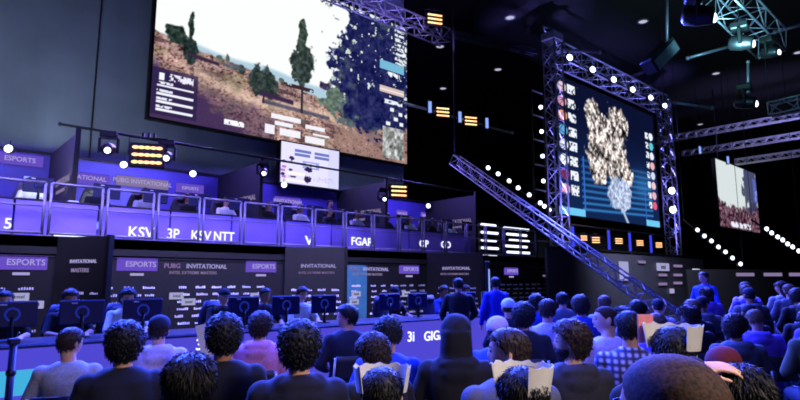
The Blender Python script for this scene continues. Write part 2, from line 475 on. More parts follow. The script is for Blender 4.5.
# ------------------------------------------------------------------ top right rigging
M['teal_light'] = mat('teal_sheet', (120, 190, 190), rough=.5)
truss('broad teal lit lattice gantry hanging at the top right', atD(705, -22, 15), atD(772, 44, 17), .75, r=.03, group='top right rigging')
hang(bpy.data.objects['lattice_truss.%03d' % (sum(1 for o in bpy.data.objects if o.name.startswith('lattice_truss')) - 1)], ((0, 0, 0),))
hang(truss('short teal lit truss at the right edge below the gantry', atD(770, 110, 20), atD(815, 100, 19), .45, r=.035, group='top right rigging'), ((0, 0, .2),))
hang(put(MV, atD(702, 12, 13), .4, 'large teal lit moving lamp at the top edge beside the gantry', 'moving light', 'top right lamps', 1.9), ((0, .05, .3),))
hang(put(MV, atD(744, 40, 15), .2, 'moving lamp under the middle of the teal gantry', 'moving light', 'top right lamps', 1.6), ((0, .05, .3),))
put(MV, atD(748, 100, 18), .2, 'dark moving lamp hanging on a pole below the gantry', 'moving light', 'top right lamps', 1.7)
hang(put(MV, atD(772, 50, 16), -.2, 'moving lamp at the lower end of the teal gantry', 'moving light', 'top right lamps', 1.3), ((0, .05, .3),))
pipe('drop_pole', 'blue drop pole holding the lamp below the gantry', [atD(748, 62, 18), atD(748, 92, 18)], .04, M['steel'], 'pole')
pipe('drop_pole', 'blue drop pole above the tilted loudspeaker at the top', [atD(667, -8, 16), atD(667, 42, 16)], .04, M['steel'], 'pole')
sp = empty('hanging_loudspeaker', atD(660, 56, 16), -.3, 'dark tilted loudspeaker hanging on the blue pole at the top right', 'loudspeaker')
Rr = Matrix.Rotation(math.radians(48), 3, 'Y')
G().box((0, 0, 0), (.42, .4, 1.3), Rr, .03).build('cabinet', M['dark_steel'], sp)
G().box(Rr @ V((.05, -.21, 0)), (.32, .02, 1.15), Rr, .008).build('grille', M['steel'], sp)
G().tube([(.15, 0, .1), (.25, 0, .45)], .05, 6).build('bracket', M['steel'], sp)
for a, b, w in (((688, 58), (735, 45), 'left of the gantry'), ((670, 102), (712, 108), 'right of the six lamp truss'), ((775, 32), (812, 22), 'right of the gantry'), ((565, 50), (600, 52), 'above the six lamp truss')):
    pipe('ceiling_pipe', 'thin blue lit pipe under the ceiling ' + w, [atD(*a, 19), atD(*b, 19)], .05, M['steel'], 'pipe', 'ceiling pipes')

# ------------------------------------------------------------------ screens
def vnoise(x, y, seed=0):
    xi = np.floor(x).astype(int); yi = np.floor(y).astype(int); xf = x - xi; yf = y - yi
    def h(a, b):
        n = (a * 374761393 + b * 668265263 + seed * 974634777) & 0x7fffffff
        n = ((n ^ (n >> 13)) * 1274126177) & 0x7fffffff
        return ((n ^ (n >> 16)) & 0xffff) / 65535.0
    u = xf * xf * (3 - 2 * xf); v = yf * yf * (3 - 2 * yf)
    return (h(xi, yi) * (1 - u) + h(xi + 1, yi) * u) * (1 - v) + (h(xi, yi + 1) * (1 - u) + h(xi + 1, yi + 1) * u) * v
def fbm(x, y, seed=0, o=4):
    s = 0; a = .5
    for k in range(o): s = s + a * vnoise(x * 2 ** k, y * 2 ** k, seed + k); a *= .5
    return s / .9375
def pixel_screen(name, w, h, nx, ny, paint, parent):
    u, v = np.meshgrid(np.linspace(0, 1, nx), np.linspace(0, 1, ny))
    c = np.clip(paint(u, v), 0, 255) / 255.0
    c = np.where(c <= .04045, c / 12.92, ((c + .055) / 1.055) ** 2.4)
    vs = np.stack([u * w, np.zeros_like(u), v * h], -1).reshape(-1, 3)
    idx = np.arange(nx * ny).reshape(ny, nx)
    fs = np.stack([idx[:-1, :-1], idx[:-1, 1:], idx[1:, 1:], idx[1:, :-1]], -1).reshape(-1, 4)
    me = bpy.data.meshes.new(name); me.from_pydata(vs.tolist(), [], fs.tolist()); me.update()
    at = me.color_attributes.new('pixels', 'FLOAT_COLOR', 'POINT')
    at.data.foreach_set('color', np.concatenate([c.reshape(-1, 3), np.ones((nx * ny, 1))], 1).astype(np.float32).ravel())
    return link_mesh(name, me, M['screen'], parent)
def mixc(c, col, m):
    m = np.clip(m, 0, 1)[..., None]; return c * (1 - m) + np.array(col, float) * m
def rect(u, v, u0, v0, u1, v1): return ((u >= u0) & (u <= u1) & (v >= v0) & (v <= v1)).astype(float)
def soft(x, w=.01): return np.clip(x / w + .5, 0, 1)

def paint_main(u, v):
    A = 1.73; U = u * A
    n1 = fbm(U * 22, v * 22, 1); n2 = fbm(U * 60, v * 60, 5, 3); n3 = fbm(U * 7, v * 7, 9)
    c = np.zeros(u.shape + (3,)) + np.array([238., 241, 240])
    # distant hills and plain
    hill = .425 - .10 * np.clip(u - .1, 0, 1) + .008 * np.sin(u * 21)
    c = mixc(c, (168, 196, 212), soft(hill + .012 - v, .02) * (u < .62))
    ridge = np.interp(u, [0, .06, .12, .2, .3, .45, .6, .7, 1], [.455, .425, .405, .40, .375, .345, .31, .30, .33])
    g = np.zeros_like(c) + np.array([158., 130, 128])
    g += ((n1 - .5) * 130)[..., None] * np.array([1.1, .95, .85]); g += ((n2 - .5) * 90)[..., None]
    t = np.clip((n3 - .4) * 4, 0, 1)[..., None]
    g = g * (1 - t * .35) + np.array([215., 172, 150]) * t * .35
    sp_ = fbm(U * 95, v * 130, 61, 2); sh_ = fbm(U * 9, v * 34, 71, 3)
    g = g + (np.clip(sp_ - .62, 0, 1) * 420)[..., None] - (np.clip(.40 - sp_, 0, 1) * 380)[..., None]
    g = mixc(g, (74, 52, 62), np.clip((sh_ - .56) * 9, 0, 1) * .75); g = mixc(g, (120, 122, 84), np.clip((fbm(U * 13, v * 20, 81) - .55) * 6, 0, 1) * .4)
    # pale track across the slope
    tr = np.exp(-((v - (.23 - .12 * (u - .3) + .03 * np.sin(u * 14))) / .035) ** 2) * (u > .12) * (u < .75)
    g = g * (1 - .55 * tr[..., None]) + np.array([240., 212, 186]) * .55 * tr[..., None]
    # dark lower left shadow ground
    dk = soft((.30 - 1.0 * u) - v + (n1 - .5) * .12, .06) * (u < .45)
    g = mixc(g, (52, 36, 84), dk * .9)
    dk2 = soft(.22 - v + .1 * (n1 - .5) - abs(u - .15) * .35, .05) * (u < .4); g = mixc(g, (70, 48, 80), dk2 * .5)
    c = c * (1 - soft(ridge + (n2 - .5) * .02 - v, .01)[..., None]) + g * soft(ridge + (n2 - .5) * .02 - v, .01)[..., None]
    c = mixc(c, (40, 48, 80), soft(.012 - abs(v - .205 + .05 * (u - .5)), .01) * rect(u, v, .35, 0, .62, 1) * .7)
    def blob(c, u0, v0, ru, rv, col, rough=.55, seed=3):
        nn = fbm(U * 30, v * 30, seed) - .5
        d = 1 - np.sqrt(((u - u0) / ru) ** 2 + ((v - v0) / rv) ** 2) + nn * rough * 2
        cc = np.zeros_like(c) + np.array(col, float) + ((n2 - .5) * 90)[..., None]
        m = soft(d, .15)[..., None]; return c * (1 - m) + cc * m
    c = blob(c, .065, .455, .035, .05, (40, 56, 50)); c = blob(c, .105, .40, .022, .08, (36, 48, 48)); c = blob(c, .105, .52, .009, .09, (36, 52, 48))
    c = blob(c, .275, .37, .012, .03, (60, 70, 70)); c = blob(c, .32, .36, .01, .035, (70, 80, 76)); c = blob(c, .245, .365, .03, .012, (80, 90, 100))
    c = mixc(c, (50, 44, 50), rect(u, v, .352, .2, .36, .3)); c = blob(c, .356, .32, .055, .09, (48, 60, 58))
    c = mixc(c, (50, 40, 50), rect(u, v, .498, .19, .506, .5)); c = blob(c, .50, .50, .045, .13, (52, 64, 62)); c = blob(c, .50, .68, .016, .12, (60, 74, 66))
    c = blob(c, .60, .40, .03, .03, (60, 50, 84)); c = mixc(c, (60, 36, 44), rect(u, v, .42, .335, .55, .36) * (n1 > .4))
    for (a, b, ru, rv) in ((.20, .395, .012, .02), (.225, .40, .008, .03), (.42, .36, .012, .02)): c = blob(c, a, b, ru, rv, (90, 100, 92))
    c = blob(c, .64, .33, .055, .11, (96, 112, 102), .8); c = blob(c, .70, .26, .05, .10, (84, 96, 100), .8)
    c = mixc(c, (54, 38, 60), soft(.010 - abs(v - .37 + .14 * (u - .12)), .008) * (u > .10) * (u < .2)); c = mixc(c, (54, 38, 70), soft(.014 - abs(v - .255 + .10 * (u - .36)), .01) * (u > .34) * (u < .47))
    # great tree on the right
    nn = fbm(U * 16, v * 16, 21) - .5
    tree = 1 - np.sqrt(((u - .84) / .20) ** 2 + ((v - .62) / .50) ** 2) + nn * .9
    can = soft(v - (1.16 - .75 * (u - .46)) + nn * .55, .03) * (u > .40) * (n2 > .38)
    m = np.maximum(soft(tree, .06), can)
    tc = np.zeros_like(c) + np.array([30., 34, 84]); tc += ((n1 - .5) * 50)[..., None] + ((n2 - .5) * 46)[..., None]
    gap = (fbm(U * 34, v * 34, 33) > .64 + .10 * (tree > .25)) & (v > .45)
    tc = np.where(gap[..., None], np.array([215., 225, 222]), tc)
    grn = np.clip((fbm(U * 20, v * 20, 40) - .55) * 5, 0, 1) * (tree < .35); tc = tc * (1 - .5 * grn[..., None]) + np.array([92., 112, 100]) * .5 * grn[..., None]
    c = c * (1 - m[..., None]) + tc * m[..., None]
    bush = soft(.18 - v + (n1 - .5) * .1, .03) * (u > .64); 
    c = mixc(c, (150, 118, 110), bush * .8 * (n2 > .35)); 
    # overlay list, left
    c = mixc(c, (40, 30, 70), rect(u, v, .0, .02, .135, .26) * .75)
    c = mixc(c, (235, 238, 250), rect(u, v, .02, .2, .034, .235)); c = mixc(c, (225, 225, 240), rect(u, v, .05, .205, .12, .24) * (fbm(U * 80, v * 60, 3, 2) > .36))
    for k in range(4):
        b = .165 - k * .042
        c = mixc(c, (232, 234, 246), rect(u, v, .015, b, .122, b + .011)); c = mixc(c, (225, 225, 245), rect(u, v, .015, b + .015, .06, b + .028) * (n2 > .4))
    c = mixc(c, (240, 240, 250), rect(u, v, .222, .035, .29, .065) * (n2 > .33))
    # overlay boxes, bottom centre
    for (a, b, c1, d) in ((.385, .125, .5, .155), (.365, .03, .40, .085), (.42, .035, .50, .075), (.52, .02, .60, .06), (.40, .09, .47, .115), (.52, .105, .60, .13), (.55, .07, .62, .09)):
        c = mixc(c, (236, 236, 246), rect(u, v, a, b, c1, d) * .95)
    c = mixc(c, (60, 44, 70), rect(u, v, .41, .083, .62, .09))
    # overlay list, right
    c = mixc(c, (112, 176, 204), rect(u, v, .855, .64, .985, .70)); c = mixc(c, (235, 238, 245), rect(u, v, .90, .60, .96, .63) * (n2 > .4))
    c = mixc(c, (206, 184, 176), rect(u, v, .855, .475, .985, .52)); c = mixc(c, (236, 225, 220), rect(u, v, .855, .49, .985, .50))
    c = mixc(c, (225, 230, 245), rect(u, v, .88, .40, .975, .43) * (n2 > .35))
    for k in range(9):
        c = mixc(c, (220, 226, 240), rect(u, v, .935, .70 + k * .035, .985, .72 + k * .035) * (n2 > .42))
    for (a, b) in ((.91, .35), (.955, .33), (.93, .29), (.96, .26), (.89, .25)): c = mixc(c, (230, 232, 240), rect(u, v, a, b, a + .02, b + .025))
    mp = rect(u, v, .872, .02, .982, .235); mc = np.zeros_like(c) + np.array([150., 152, 152]) + ((fbm(U * 40, v * 40, 55) - .5) * 260)[..., None]
    c = c * (1 - mp[..., None]) + mc * mp[..., None]
    return c
def screen_thing(name, label, x0, y, z0, w, h, nx, ny, paint, framew=.06):
    r = empty(name, (x0, y, z0), 0, label, 'screen')
    pixel_screen('display', w, h, nx, ny, paint, r).location = (0, -.06, 0)
    box('casing', (w / 2, .06, h / 2), (w + 2 * framew, .22, h + 2 * framew), M['black_metal'], r, .01)
    g = G(); e = framew
    for (c, d) in (((w / 2, -.04, -e / 2), (w + 2 * e, .06, e)), ((w / 2, -.04, h + e / 2), (w + 2 * e, .06, e)), ((-e / 2, -.04, h / 2), (e, .06, h)), ((w + e / 2, -.04, h / 2), (e, .06, h))): g.box(c, d)
    g.build('bezel', M['black_metal'], r)
    return r
screen_thing('giant_screen', 'giant game screen showing a hillside with trees under pale sky', 4.92, 15.95, 6.06, 9.75, 5.64, 420, 244, paint_main)

def paint_small(u, v):
    c = np.zeros(u.shape + (3,)) + np.array([222., 218, 250])
    c = mixc(c, (180, 190, 240), (u > .8) * .35)
    n = fbm(u * 60, v * 36, 3, 3)
    for (a, b, w) in ((.22, .80, .28), (.22, .70, .26), (.56, .80, .26), (.56, .70, .26)):
        c = mixc(c, (88, 104, 176), rect(u, v, a, b, a + w, b + .07) * .9)
    c = mixc(c, (150, 160, 220), rect(u, v, .36, .42, .64, .60)); c = mixc(c, (230, 232, 255), rect(u, v, .42, .46, .58, .55))
    for (a, b, ru, rv) in ((.46, .40, .07, .07), (.45, .15, .06, .08), (.18, .62, .04, .05), (.05, .52, .03, .03), (.16, .52, .05, .025), (.16, .33, .03, .03), (.04, .2, .03, .05), (.2, .17, .06, .02), (.49, .5, .025, .04)):
        c = mixc(c, (44, 30, 84), ((((u - a) / ru) ** 2 + ((v - b) / rv) ** 2) + (n - .5) * 2) < 1)
    for (a, b) in ((.05, .36), (.05, .12), (.03, .28)): c = mixc(c, (180, 110, 200), rect(u, v, a - .03, b, a + .04, b + .05))
    c = mixc(c, (250, 236, 228), rect(u, v, .1, .22, .4, .29)); c = mixc(c, (250, 236, 228), rect(u, v, .1, .05, .4, .1))
    c = mixc(c, (180, 170, 225), rect(u, v, .55, .12, .9, .25) * (n > .5) * .6)
    return c
screen_thing('small_screen', 'small white game overlay screen hanging under the giant screen', 8.85, 15.55, 4.62, 2.26, 1.33, 120, 72, paint_small, .04)

def paint_right(u, v):
    A = 1.6; U = u * A; n = fbm(U * 24, v * 24, 2); n2 = fbm(U * 50, v * 50, 8, 3)
    c = np.zeros(u.shape + (3,)) + np.array([10., 16, 46])
    c = mixc(c, (18, 40, 84), soft(.5 - v, .6) * .8)
    for k in range(9):                       # cyan rays in the picture
        b = .06 + k * .046; c = mixc(c, (60, 150, 225), np.exp(-((v - b - .05 * (u - .3)) / .010) ** 2) * (u > .2) * (u < .93) * (.75 - .04 * k))
    c = mixc(c, (60, 140, 210), np.exp(-(((u - .83) / .12) ** 2 + ((v - .33) / .12) ** 2)) * .5)
    # pale figure in the centre
    def e(a, b, ru, rv): return 1 - np.sqrt(((u - a) / ru) ** 2 + ((v - b) / rv) ** 2)
    d = np.maximum.reduce([e(.33, .80, .07, .12), e(.58, .80, .11, .13), e(.45, .66, .17, .16), e(.46, .50, .19, .15), e(.36, .38, .08, .11), e(.64, .40, .07, .10)]) + (n - .5) * .55 + .08
    col = np.zeros_like(c) + np.array([168., 158, 154]) + ((n2 - .5) * 420)[..., None] + ((n - .5) * 380)[..., None] * np.array([1.08, 1, .95])
    m = soft(d, .1)[..., None]; c = c * (1 - m) + col * m
    d = e(.56, .22, .13, .13) + (n - .5) * .5; m = soft(d, .1)[..., None]
    c = c * (1 - m) + (np.array([176., 190, 220]) + ((n2 - .5) * 200)[..., None]) * m
    c = mixc(c, (170, 190, 220), soft(.012 - abs(u - .58 - (.1 - v) * .5), .01) * (v < .1))
    # columns of team marks
    cols = [(214, 190, 200), (210, 150, 170), (226, 150, 110), (90, 160, 210), (210, 215, 230), (230, 235, 250), (120, 40, 70), (226, 160, 150)]
    for k in range(8):
        b = .93 - k * .107
        c = mixc(c, cols[k], (e(.06, b, .036, .038) > 0)); c = mixc(c, (226, 232, 246), rect(u, v, .108, b - .034, .17, b + .034) * (n2 > .38))
        b2 = .80 - k * .088; cc = [(225, 228, 240), (90, 190, 200), (220, 225, 240), (230, 170, 170), (200, 210, 235), (225, 190, 200), (225, 170, 190), (226, 90, 120)][k]
        c = mixc(c, cc, (e(.955, b2, .026, .034) > 0)); c = mixc(c, (226, 232, 246), rect(u, v, .885, b2 - .028, .922, b2 + .028) * (n2 > .38))
    # cyan corner lines
    c = mixc(c, (110, 200, 240), rect(u, v, .0, .0, .22, .05) * .95); c = mixc(c, (50, 100, 200), rect(u, v, .215, .05, .225, .45))
    c = mixc(c, (110, 200, 240), rect(u, v, .84, .0, 1, .05) * .95); c = mixc(c, (50, 100, 200), rect(u, v, .838, .05, .848, .30))
    st = (vnoise(U * 70, v * 70, 77) > .985) & (v > .55); c = mixc(c, (120, 150, 200), st * .8)
    return c
screen_thing('stage_screen', 'right screen in a truss frame showing a pale figure and team marks', 21.9, TY + .45, 4.5, 10.3, 6.5, 260, 164, paint_right)

def paint_third(u, v):
    n = fbm(u * 20, v * 12, 4); n2 = fbm(u * 50, v * 30, 6, 3)
    c = np.zeros(u.shape + (3,)) + np.array([205., 214, 214])
    gr = np.interp(u, [0, .2, .5, .7, 1], [.40, .36, .33, .40, .5]) + (n - .5) * .25
    g = np.zeros_like(c) + np.array([92., 62, 78]) + ((n2 - .5) * 260)[..., None]
    m = soft(gr - v, .04)[..., None]; c = c * (1 - m) + g * m
    t = soft(1 - np.sqrt(((u - .82) / .2) ** 2 + ((v - .72) / .4) ** 2) + (n - .5) * 1.2, .1); c = mixc(c, (52, 56, 90), t * .9)
    c = mixc(c, (80, 84, 90), rect(u, v, .66, .3, .70, .7)); 
    c = mixc(c, (225, 225, 240), rect(u, v, .25, .03, .75, .10) * (n2 > .4)); c = mixc(c, (90, 110, 220), rect(u, v, .9, .5, 1, .9) * .6)
    return c
screen_thing('far_screen', 'small far screen at the right showing a pale sky game scene', 38.0, 12.5, 4.86, 7.8, 4.3, 110, 64, paint_third)
for x in (39, 44.6): pipe('hanging_cable', ('left' if x < 40 else 'right') + ' dark cable holding the far right screen', [(x, 12.6, 9.2), (x, 12.6, 14)], .03, M['dark_steel'], 'cable')
for x in (7.5, 12): pipe('hanging_cable', ('left' if x < 10 else 'right') + ' dark cable hanging the giant screen', [(x, 16.0, 11.72), (x, 16.0, 14)], .03, M['dark_steel'], 'cable')

# ------------------------------------------------------------------ drape behind the stage (hung cloth with seams)
dr = empty('stage_drape', (-9, 16.3, 4.4), 0, 'grey blue cloth backdrop hanging behind and left of the giant screen', 'backdrop')
g = G(); n = 120; rings = []
for i in range(n + 1):
    x = 23.9 * i / n; y = .03 * math.sin(x * 2.1) + .02 * math.sin(x * 5.3)
    rings.append([V((x, y, 0)), V((x, y + .05, 0)), V((x, y + .05, 9.3)), V((x, y, 9.3))])
g.loft(rings).build('cloth', M['grey_cloth'], dr, False)
g = G()
for x in (4.2, 8.4, 12.6): g.box((x, -.02, 4.6), (.03, .04, 9.2))
g.build('seam', M['dark_steel'], dr)

# ------------------------------------------------------------------ balcony and booths
DECK = 2.35
bd = empty('balcony_deck', (-4, 12, 0), 0, 'black raised balcony deck above the sponsor wall', 'stage deck')
box('platform', (11.9, 2.2, DECK - .1), (23.8, 4.4, .2), M['panel_black'], bd)
box('fascia', (11.9, .03, DECK - .16), (23.8, .06, .34), M['panel_black'], bd)
for k in range(6): box('support', (1.2 + k * 4.3, 4.2, (DECK - .2) / 2), (.2, .2, DECK - .2), M['black_metal'], bd)
BX = [-1.65, 2.67, 6.98, 11.3, 15.6]
def label_plate(parent, x, y, z, w, h, words, size, m='label_violet', rz=0, tm='label_text'):
    box('label_plate', (x, y, z), (w, .03, h), M[m], parent, .004)
    text('lettering', words, size, M[tm], parent, (x, y - .02, z), rz)
bw = empty('booth_wall', (-4, 15.85, DECK + .01), 0, 'purple lit back wall behind the balcony booths with small signs', 'booth wall')
box('panel', (9.8, 0, 1.12), (19.6, .08, 2.24), M['booth_purple'], bw)
box('top_rail', (9.8, -.02, 2.26), (19.6, .14, .06), M['black_metal'], bw)
for (px, py, w, words) in ((20, 160, .95, 'ESPORTS'), (83, 178, 1.25, 'INVITATIONAL'), (143, 183, 1.35, 'PUBG INVITATIONAL'), (190, 189, .8, 'ESPORTS'), (288, 202, .95, 'INVITATIONAL'), (402, 214, .55, 'ESPORTS'), (426, 216, .55, 'ESPORTS')):
    p = atY(px, py, 15.78) - V((-4, 15.85, DECK))
    label_plate(bw, p.x, p.y, p.z, w, .26, words, .16 if w > .9 else .12, 'label_pink' if px == 143 else 'label_violet')
for i, x in enumerate(BX[1:], 1):
    r = empty('booth_divider', (x, 15.78, DECK + .01), 0, 'dark booth divider wall, ' + ORD[i - 1] + ' from the left on the balcony', 'divider wall', 'balcony booth dividers')
    box('panel', (0, -1.28, 1.13), (.08, 2.56, 2.26), M['divider_black'] if i != 1 else M['divider_brown'], r)
    box('end_post', (0, -2.58, 1.2), (.1, .06, 2.4), M['black_metal'], r)
    t = text('lettering', 'INVITATIONAL', .2, M['label_pink'], r, (-.06, -1.75, 1.35), -PI / 2)
    t = text('lettering', 'EXTREME MASTERS', .1, M['label_pink'], r, (-.06, -1.6, 1.14), -PI / 2)
    box('logo_plate', (-.05, -.95, .75), (.02, .35, .4), M['print_dim'], r)
# parapet panels with team names
names = {0: '', 1: '', 2: 'KSV', 3: '', 4: 'KSV NTT', 5: '', 6: 'V', 7: 'FGAR', 8: '', 9: 'TEAM', 10: '', 11: '', 12: ''}
for k in range(11):
    x0 = -1.3 + k * 1.46
    r = empty('desk_front', (x0, 12.75, DECK), 0, 'purple lit balcony desk front, ' + ORD[k] + ' from the left', 'desk', 'balcony desk fronts')
    box('panel', (.72, 0, .36), (1.42, .06, .72), M['parapet'], r)
    box('worktop', (.72, .36, .74), (1.44, .8, .04), M['desk'], r)
    box('kick_rail', (.72, -.02, .03), (1.42, .05, .06), M['black_metal'], r)
    G().box((.1, .66, .36), (.05, .05, .72)).build('leg', M['black_metal'], r); G().box((1.34, .66, .36), (.05, .05, .72)).build('leg', M['black_metal'], r)
def boardtext(s, px, py, size, sx=1, y=12.66):
    p = atY(px, py, y)
    k = min(10, max(0, int((p.x + 1.3) / 1.46)))
    return s, p, size, sx, k
fronts = [o for o in bpy.data.objects if o.name.startswith('desk_front') and o.type == 'EMPTY']
fronts.sort(key=lambda o: o.location.x)
bpy.context.view_layer.update()
for s, px, py, size, sx in (('KSV', 141, 235, .33, .95), ('3P', 173, 236.5, .33, .85), ('KSV', 201, 238, .31, .9), ('NTT', 224, 239, .31, .85), ('V', 309, 243, .34, 1.2), ('FGAR', 362, 244, .32, 1.0), ('5', 8, 226, .28, 1), ('OP', 424, 246, .3, 1), ('GO', 446, 247, .3, 1)):
    p = atY(px, py - 2, 12.7); f = min(fronts, key=lambda o: abs(o.location.x + .72 - p.x))
    text('lettering', s, size, M['led_text'], f, p - f.location, 0, .006, sx=sx)
# railing panels
def railing():
    r = empty('railing_panel'); w = .88; h = 1.0
    g = G()
    for a, b in (((-w / 2, 0, 0), (-w / 2, 0, h)), ((w / 2, 0, 0), (w / 2, 0, h)), ((-w / 2, 0, h), (w / 2, 0, h)), ((-w / 2, 0, .06), (w / 2, 0, .06))): g.tube([a, b], .026, 8)
    g.build('frame', M['rail'], r, True)
    G().tube([(-w / 2, 0, .56), (w / 2, 0, .56)], .018, 6).build('mid_rail', M['rail'], r, True)
    for x in (-w / 2, w / 2): G().box((x, 0, .01), (.12, .1, .02), bev=.005).build('foot_plate', M['rail'], r)
    return r
rl = railing()
for k in range(19):
    o = rl if k == 0 else copy_tree(rl)
    o.location = (-.9 + k * .98 + .49, 12.1, DECK)
    tag(o, 'grey tube railing frame, ' + ORD[k] + ' from the left along the balcony edge', 'railing', 'balcony railing frames')
# small white equipment by the left of the balcony
for i, (px, py, w, h) in enumerate(((78, 213, .3, .24), (86, 219, .34, .22), (93, 226, .32, .2), (72, 206, .2, .2))):
    p = atY(px, py, 13.1); b = empty('light_box', p, 0, ['pale box with blue face on the balcony left', 'larger pale box below it on the balcony left', 'lowest pale box near the balcony edge at left', 'smallest and highest pale box on the balcony left'][i], 'box', 'pale boxes on the balcony')
    p.z = max(p.z, DECK + h / 2)
    box('body', (0, 0, 0), (w, .25, h), M['white_trim'], b, .02); box('face', (0, -.13, 0), (w * .8, .01, h * .7), M['lamp_bluewhite'], b)
# rack of tubes right of the booths
rk = empty('tube_rack', (20.0, 16.7, 0), 0, 'dark rack of bright horizontal light tubes at the right end of the balcony', 'light rack')
for x in (0, 1.5, 4.3): box('upright', (x, .12, 2.2), (.14, .14, 4.4), M['black_metal'], rk)
def tb(x0, x1, z):
    G().tube([(x0, -.03, z), (x1, -.03, z)], .06, 8, True).build('light_tube', M['tube_white'], rk, True)
for k in range(5): tb(.1, 1.1 + .15 * (k % 2), 4.1 - k * .36)
for k in range(6): tb(1.8 + .2 * (k % 3), 3.9 - .35 * (k % 2), 4.05 - k * .29)

# lit bright strip on the left of the deck
p = atY(72, 236, 12.4)
ls = empty('floor_light', (p.x, 12.4, DECK + .03), 0, 'low pale strip of light on the balcony edge at left', 'strip light')
box('lens', (0, 0, .03), (.62, .05, .05), M['tube_white'], ls); box('housing', (0, .04, .0), (.7, .09, .05), M['black_metal'], ls)

# ------------------------------------------------------------------ sponsor wall under the balcony
def logos(g, x0, x1, y, zs, step, rnd, h=.055, wmin=.14, wmax=.3):
    for z in zs:
        x = x0 + rnd.random() * .1
        while x < x1 - wmax:
            w = wmin + rnd.random() * (wmax - wmin)
            # a word-like row of little strokes
            n = int(w / .035)
            for i in range(n):
                hh = h * (.55 + .45 * rnd.random())
                g.box((x + (i + .5) * w / n, y, z + (hh - h) / 2), (w / n * .62, .008, hh))
            x += step
rn = random.Random(3)
def sponsor_panel(label, x0, x1, y, m='panel_black', words=None, lens=None, plates=(), z1=DECK - .36, group='sponsor wall panels'):
    r = empty('sponsor_wall_panel', (x0, y, 0), 0, label, 'backdrop', group); w = x1 - x0
    box('panel', (w / 2, 0, z1 / 2), (w, .08, z1), M[m], r)
    box('trim', (w / 2, -.02, z1 - .02), (w, .07, .04), M['black_metal'], r)
    g = G(); logos(g, .1, w - .05, -.045, (1.40, 1.25, 1.10, .95, .80, .65), .36, rn, h=.055); g.build('sponsor_print', M['print_white'], r)
    if words:
        for x in words:
            text('lettering', 'PUBG', .135, M['print_dim'], r, (x - .58, -.05, 1.84))
            text('lettering', 'INVITATIONAL', .135, M['label_text'], r, (x + .17, -.05, 1.84))
            text('lettering', 'INTEL EXTREME MASTERS', .09, M['label_pink'], r, (x - .12, -.05, 1.70))
    if lens:
        for x in lens:
            box('label_plate', (x, -.045, 1.86), (.78, .02, .26), M['label_violet'], r); 
            text('lettering', 'ESPORTS', .15, M['label_text'], r, (x + .06, -.06, 1.86))
            box('label_bar', (x, -.045, 1.66), (.26, .02, .05), M['label_text'], r)
    for (x, z, ww, hh) in plates:
        box('white_plate', (x, -.05, z), (ww, .02, hh), M['board_white'], r, .01)
        text('lettering', 'intel', .09, M['panel_black'], r, (x, -.065, z))
    return r
def wx(px): return atY(px, 268, 11.95).x
P = wx
segs = [(-40, 55, 'panel_black', 'leftmost panel of the dark sponsor wall with a long violet sign'), (55, 172, 'panel_black', 'sponsor wall panel with violet sign behind the grey shirt man'),
        (172, 284, 'panel_black', 'sponsor wall panel with the first wide INVITATIONAL lettering and a violet sign'), (284, 347, 'panel_black', 'short dark sponsor wall panel behind the angled middle panel'),
        (347, 368, 'panel_teal', 'narrow teal sponsor wall panel in the middle'), (368, 484, 'panel_black', 'sponsor wall panel with violet sign right of the teal panel'),
        (484, 572, 'panel_black', 'rightmost panel of the dark sponsor wall with wide lettering')]
WORDS = {2: [200], 5: [372], 6: [553]}; LENS = {0: [22], 1: [138], 2: [262], 5: [410], 6: [512]}
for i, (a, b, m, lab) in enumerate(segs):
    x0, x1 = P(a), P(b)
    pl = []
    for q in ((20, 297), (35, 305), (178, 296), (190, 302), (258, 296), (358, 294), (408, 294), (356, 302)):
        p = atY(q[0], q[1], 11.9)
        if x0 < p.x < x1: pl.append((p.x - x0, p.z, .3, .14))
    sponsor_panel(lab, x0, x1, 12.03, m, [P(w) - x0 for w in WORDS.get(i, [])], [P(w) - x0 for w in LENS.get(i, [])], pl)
# lengthened sign at far left
def angled(xf, yf, xb, yb, label, big):
    a = math.atan2(yb - yf, xb - xf); w = math.hypot(xb - xf, yb - yf)
    r = empty('angled_wall_panel', (xf, yf, 0), a, label, 'backdrop', 'angled sponsor wall panels')
    rr = PI  # text faces the hall: the panel is read from its other end
    box('panel', (w / 2, 0, (DECK - .02) / 2), (w, .08, DECK - .02), M['panel_black'], r)
    box('edge_post', (0, 0, (DECK) / 2), (.07, .12, DECK), M['plastic'], r)
    text('lettering', 'INVITATIONAL', .125 if big else .09, M['label_text'], r, (w * .45, .05, 1.88), rr)
    if big: text('lettering', 'INTEL EXTREME MASTERS', .075, M['label_pink'], r, (w * .48, .05, 1.72), rr)
    else: text('lettering', 'MASTERS', .1, M['label_pink'], r, (w * .5, .05, 1.72), rr)
    g = G(); logos(g, .08, w - .05, .045, (1.32, 1.18, 1.04, .9, .76), .32, rn, wmax=.2); g.build('sponsor_print', M['print_white'], r)
angled(2.85, 10.9, 2.25, 11.9, 'angled dark sponsor wall panel with small lettering near the left', False)
angled(8.15, 11.0, 7.0, 11.9, 'angled dark sponsor wall panel left of the teal panel', True)
angled(12.5, 10.4, 11.8, 11.9, 'angled dark sponsor wall panel behind the standing person in black', True)
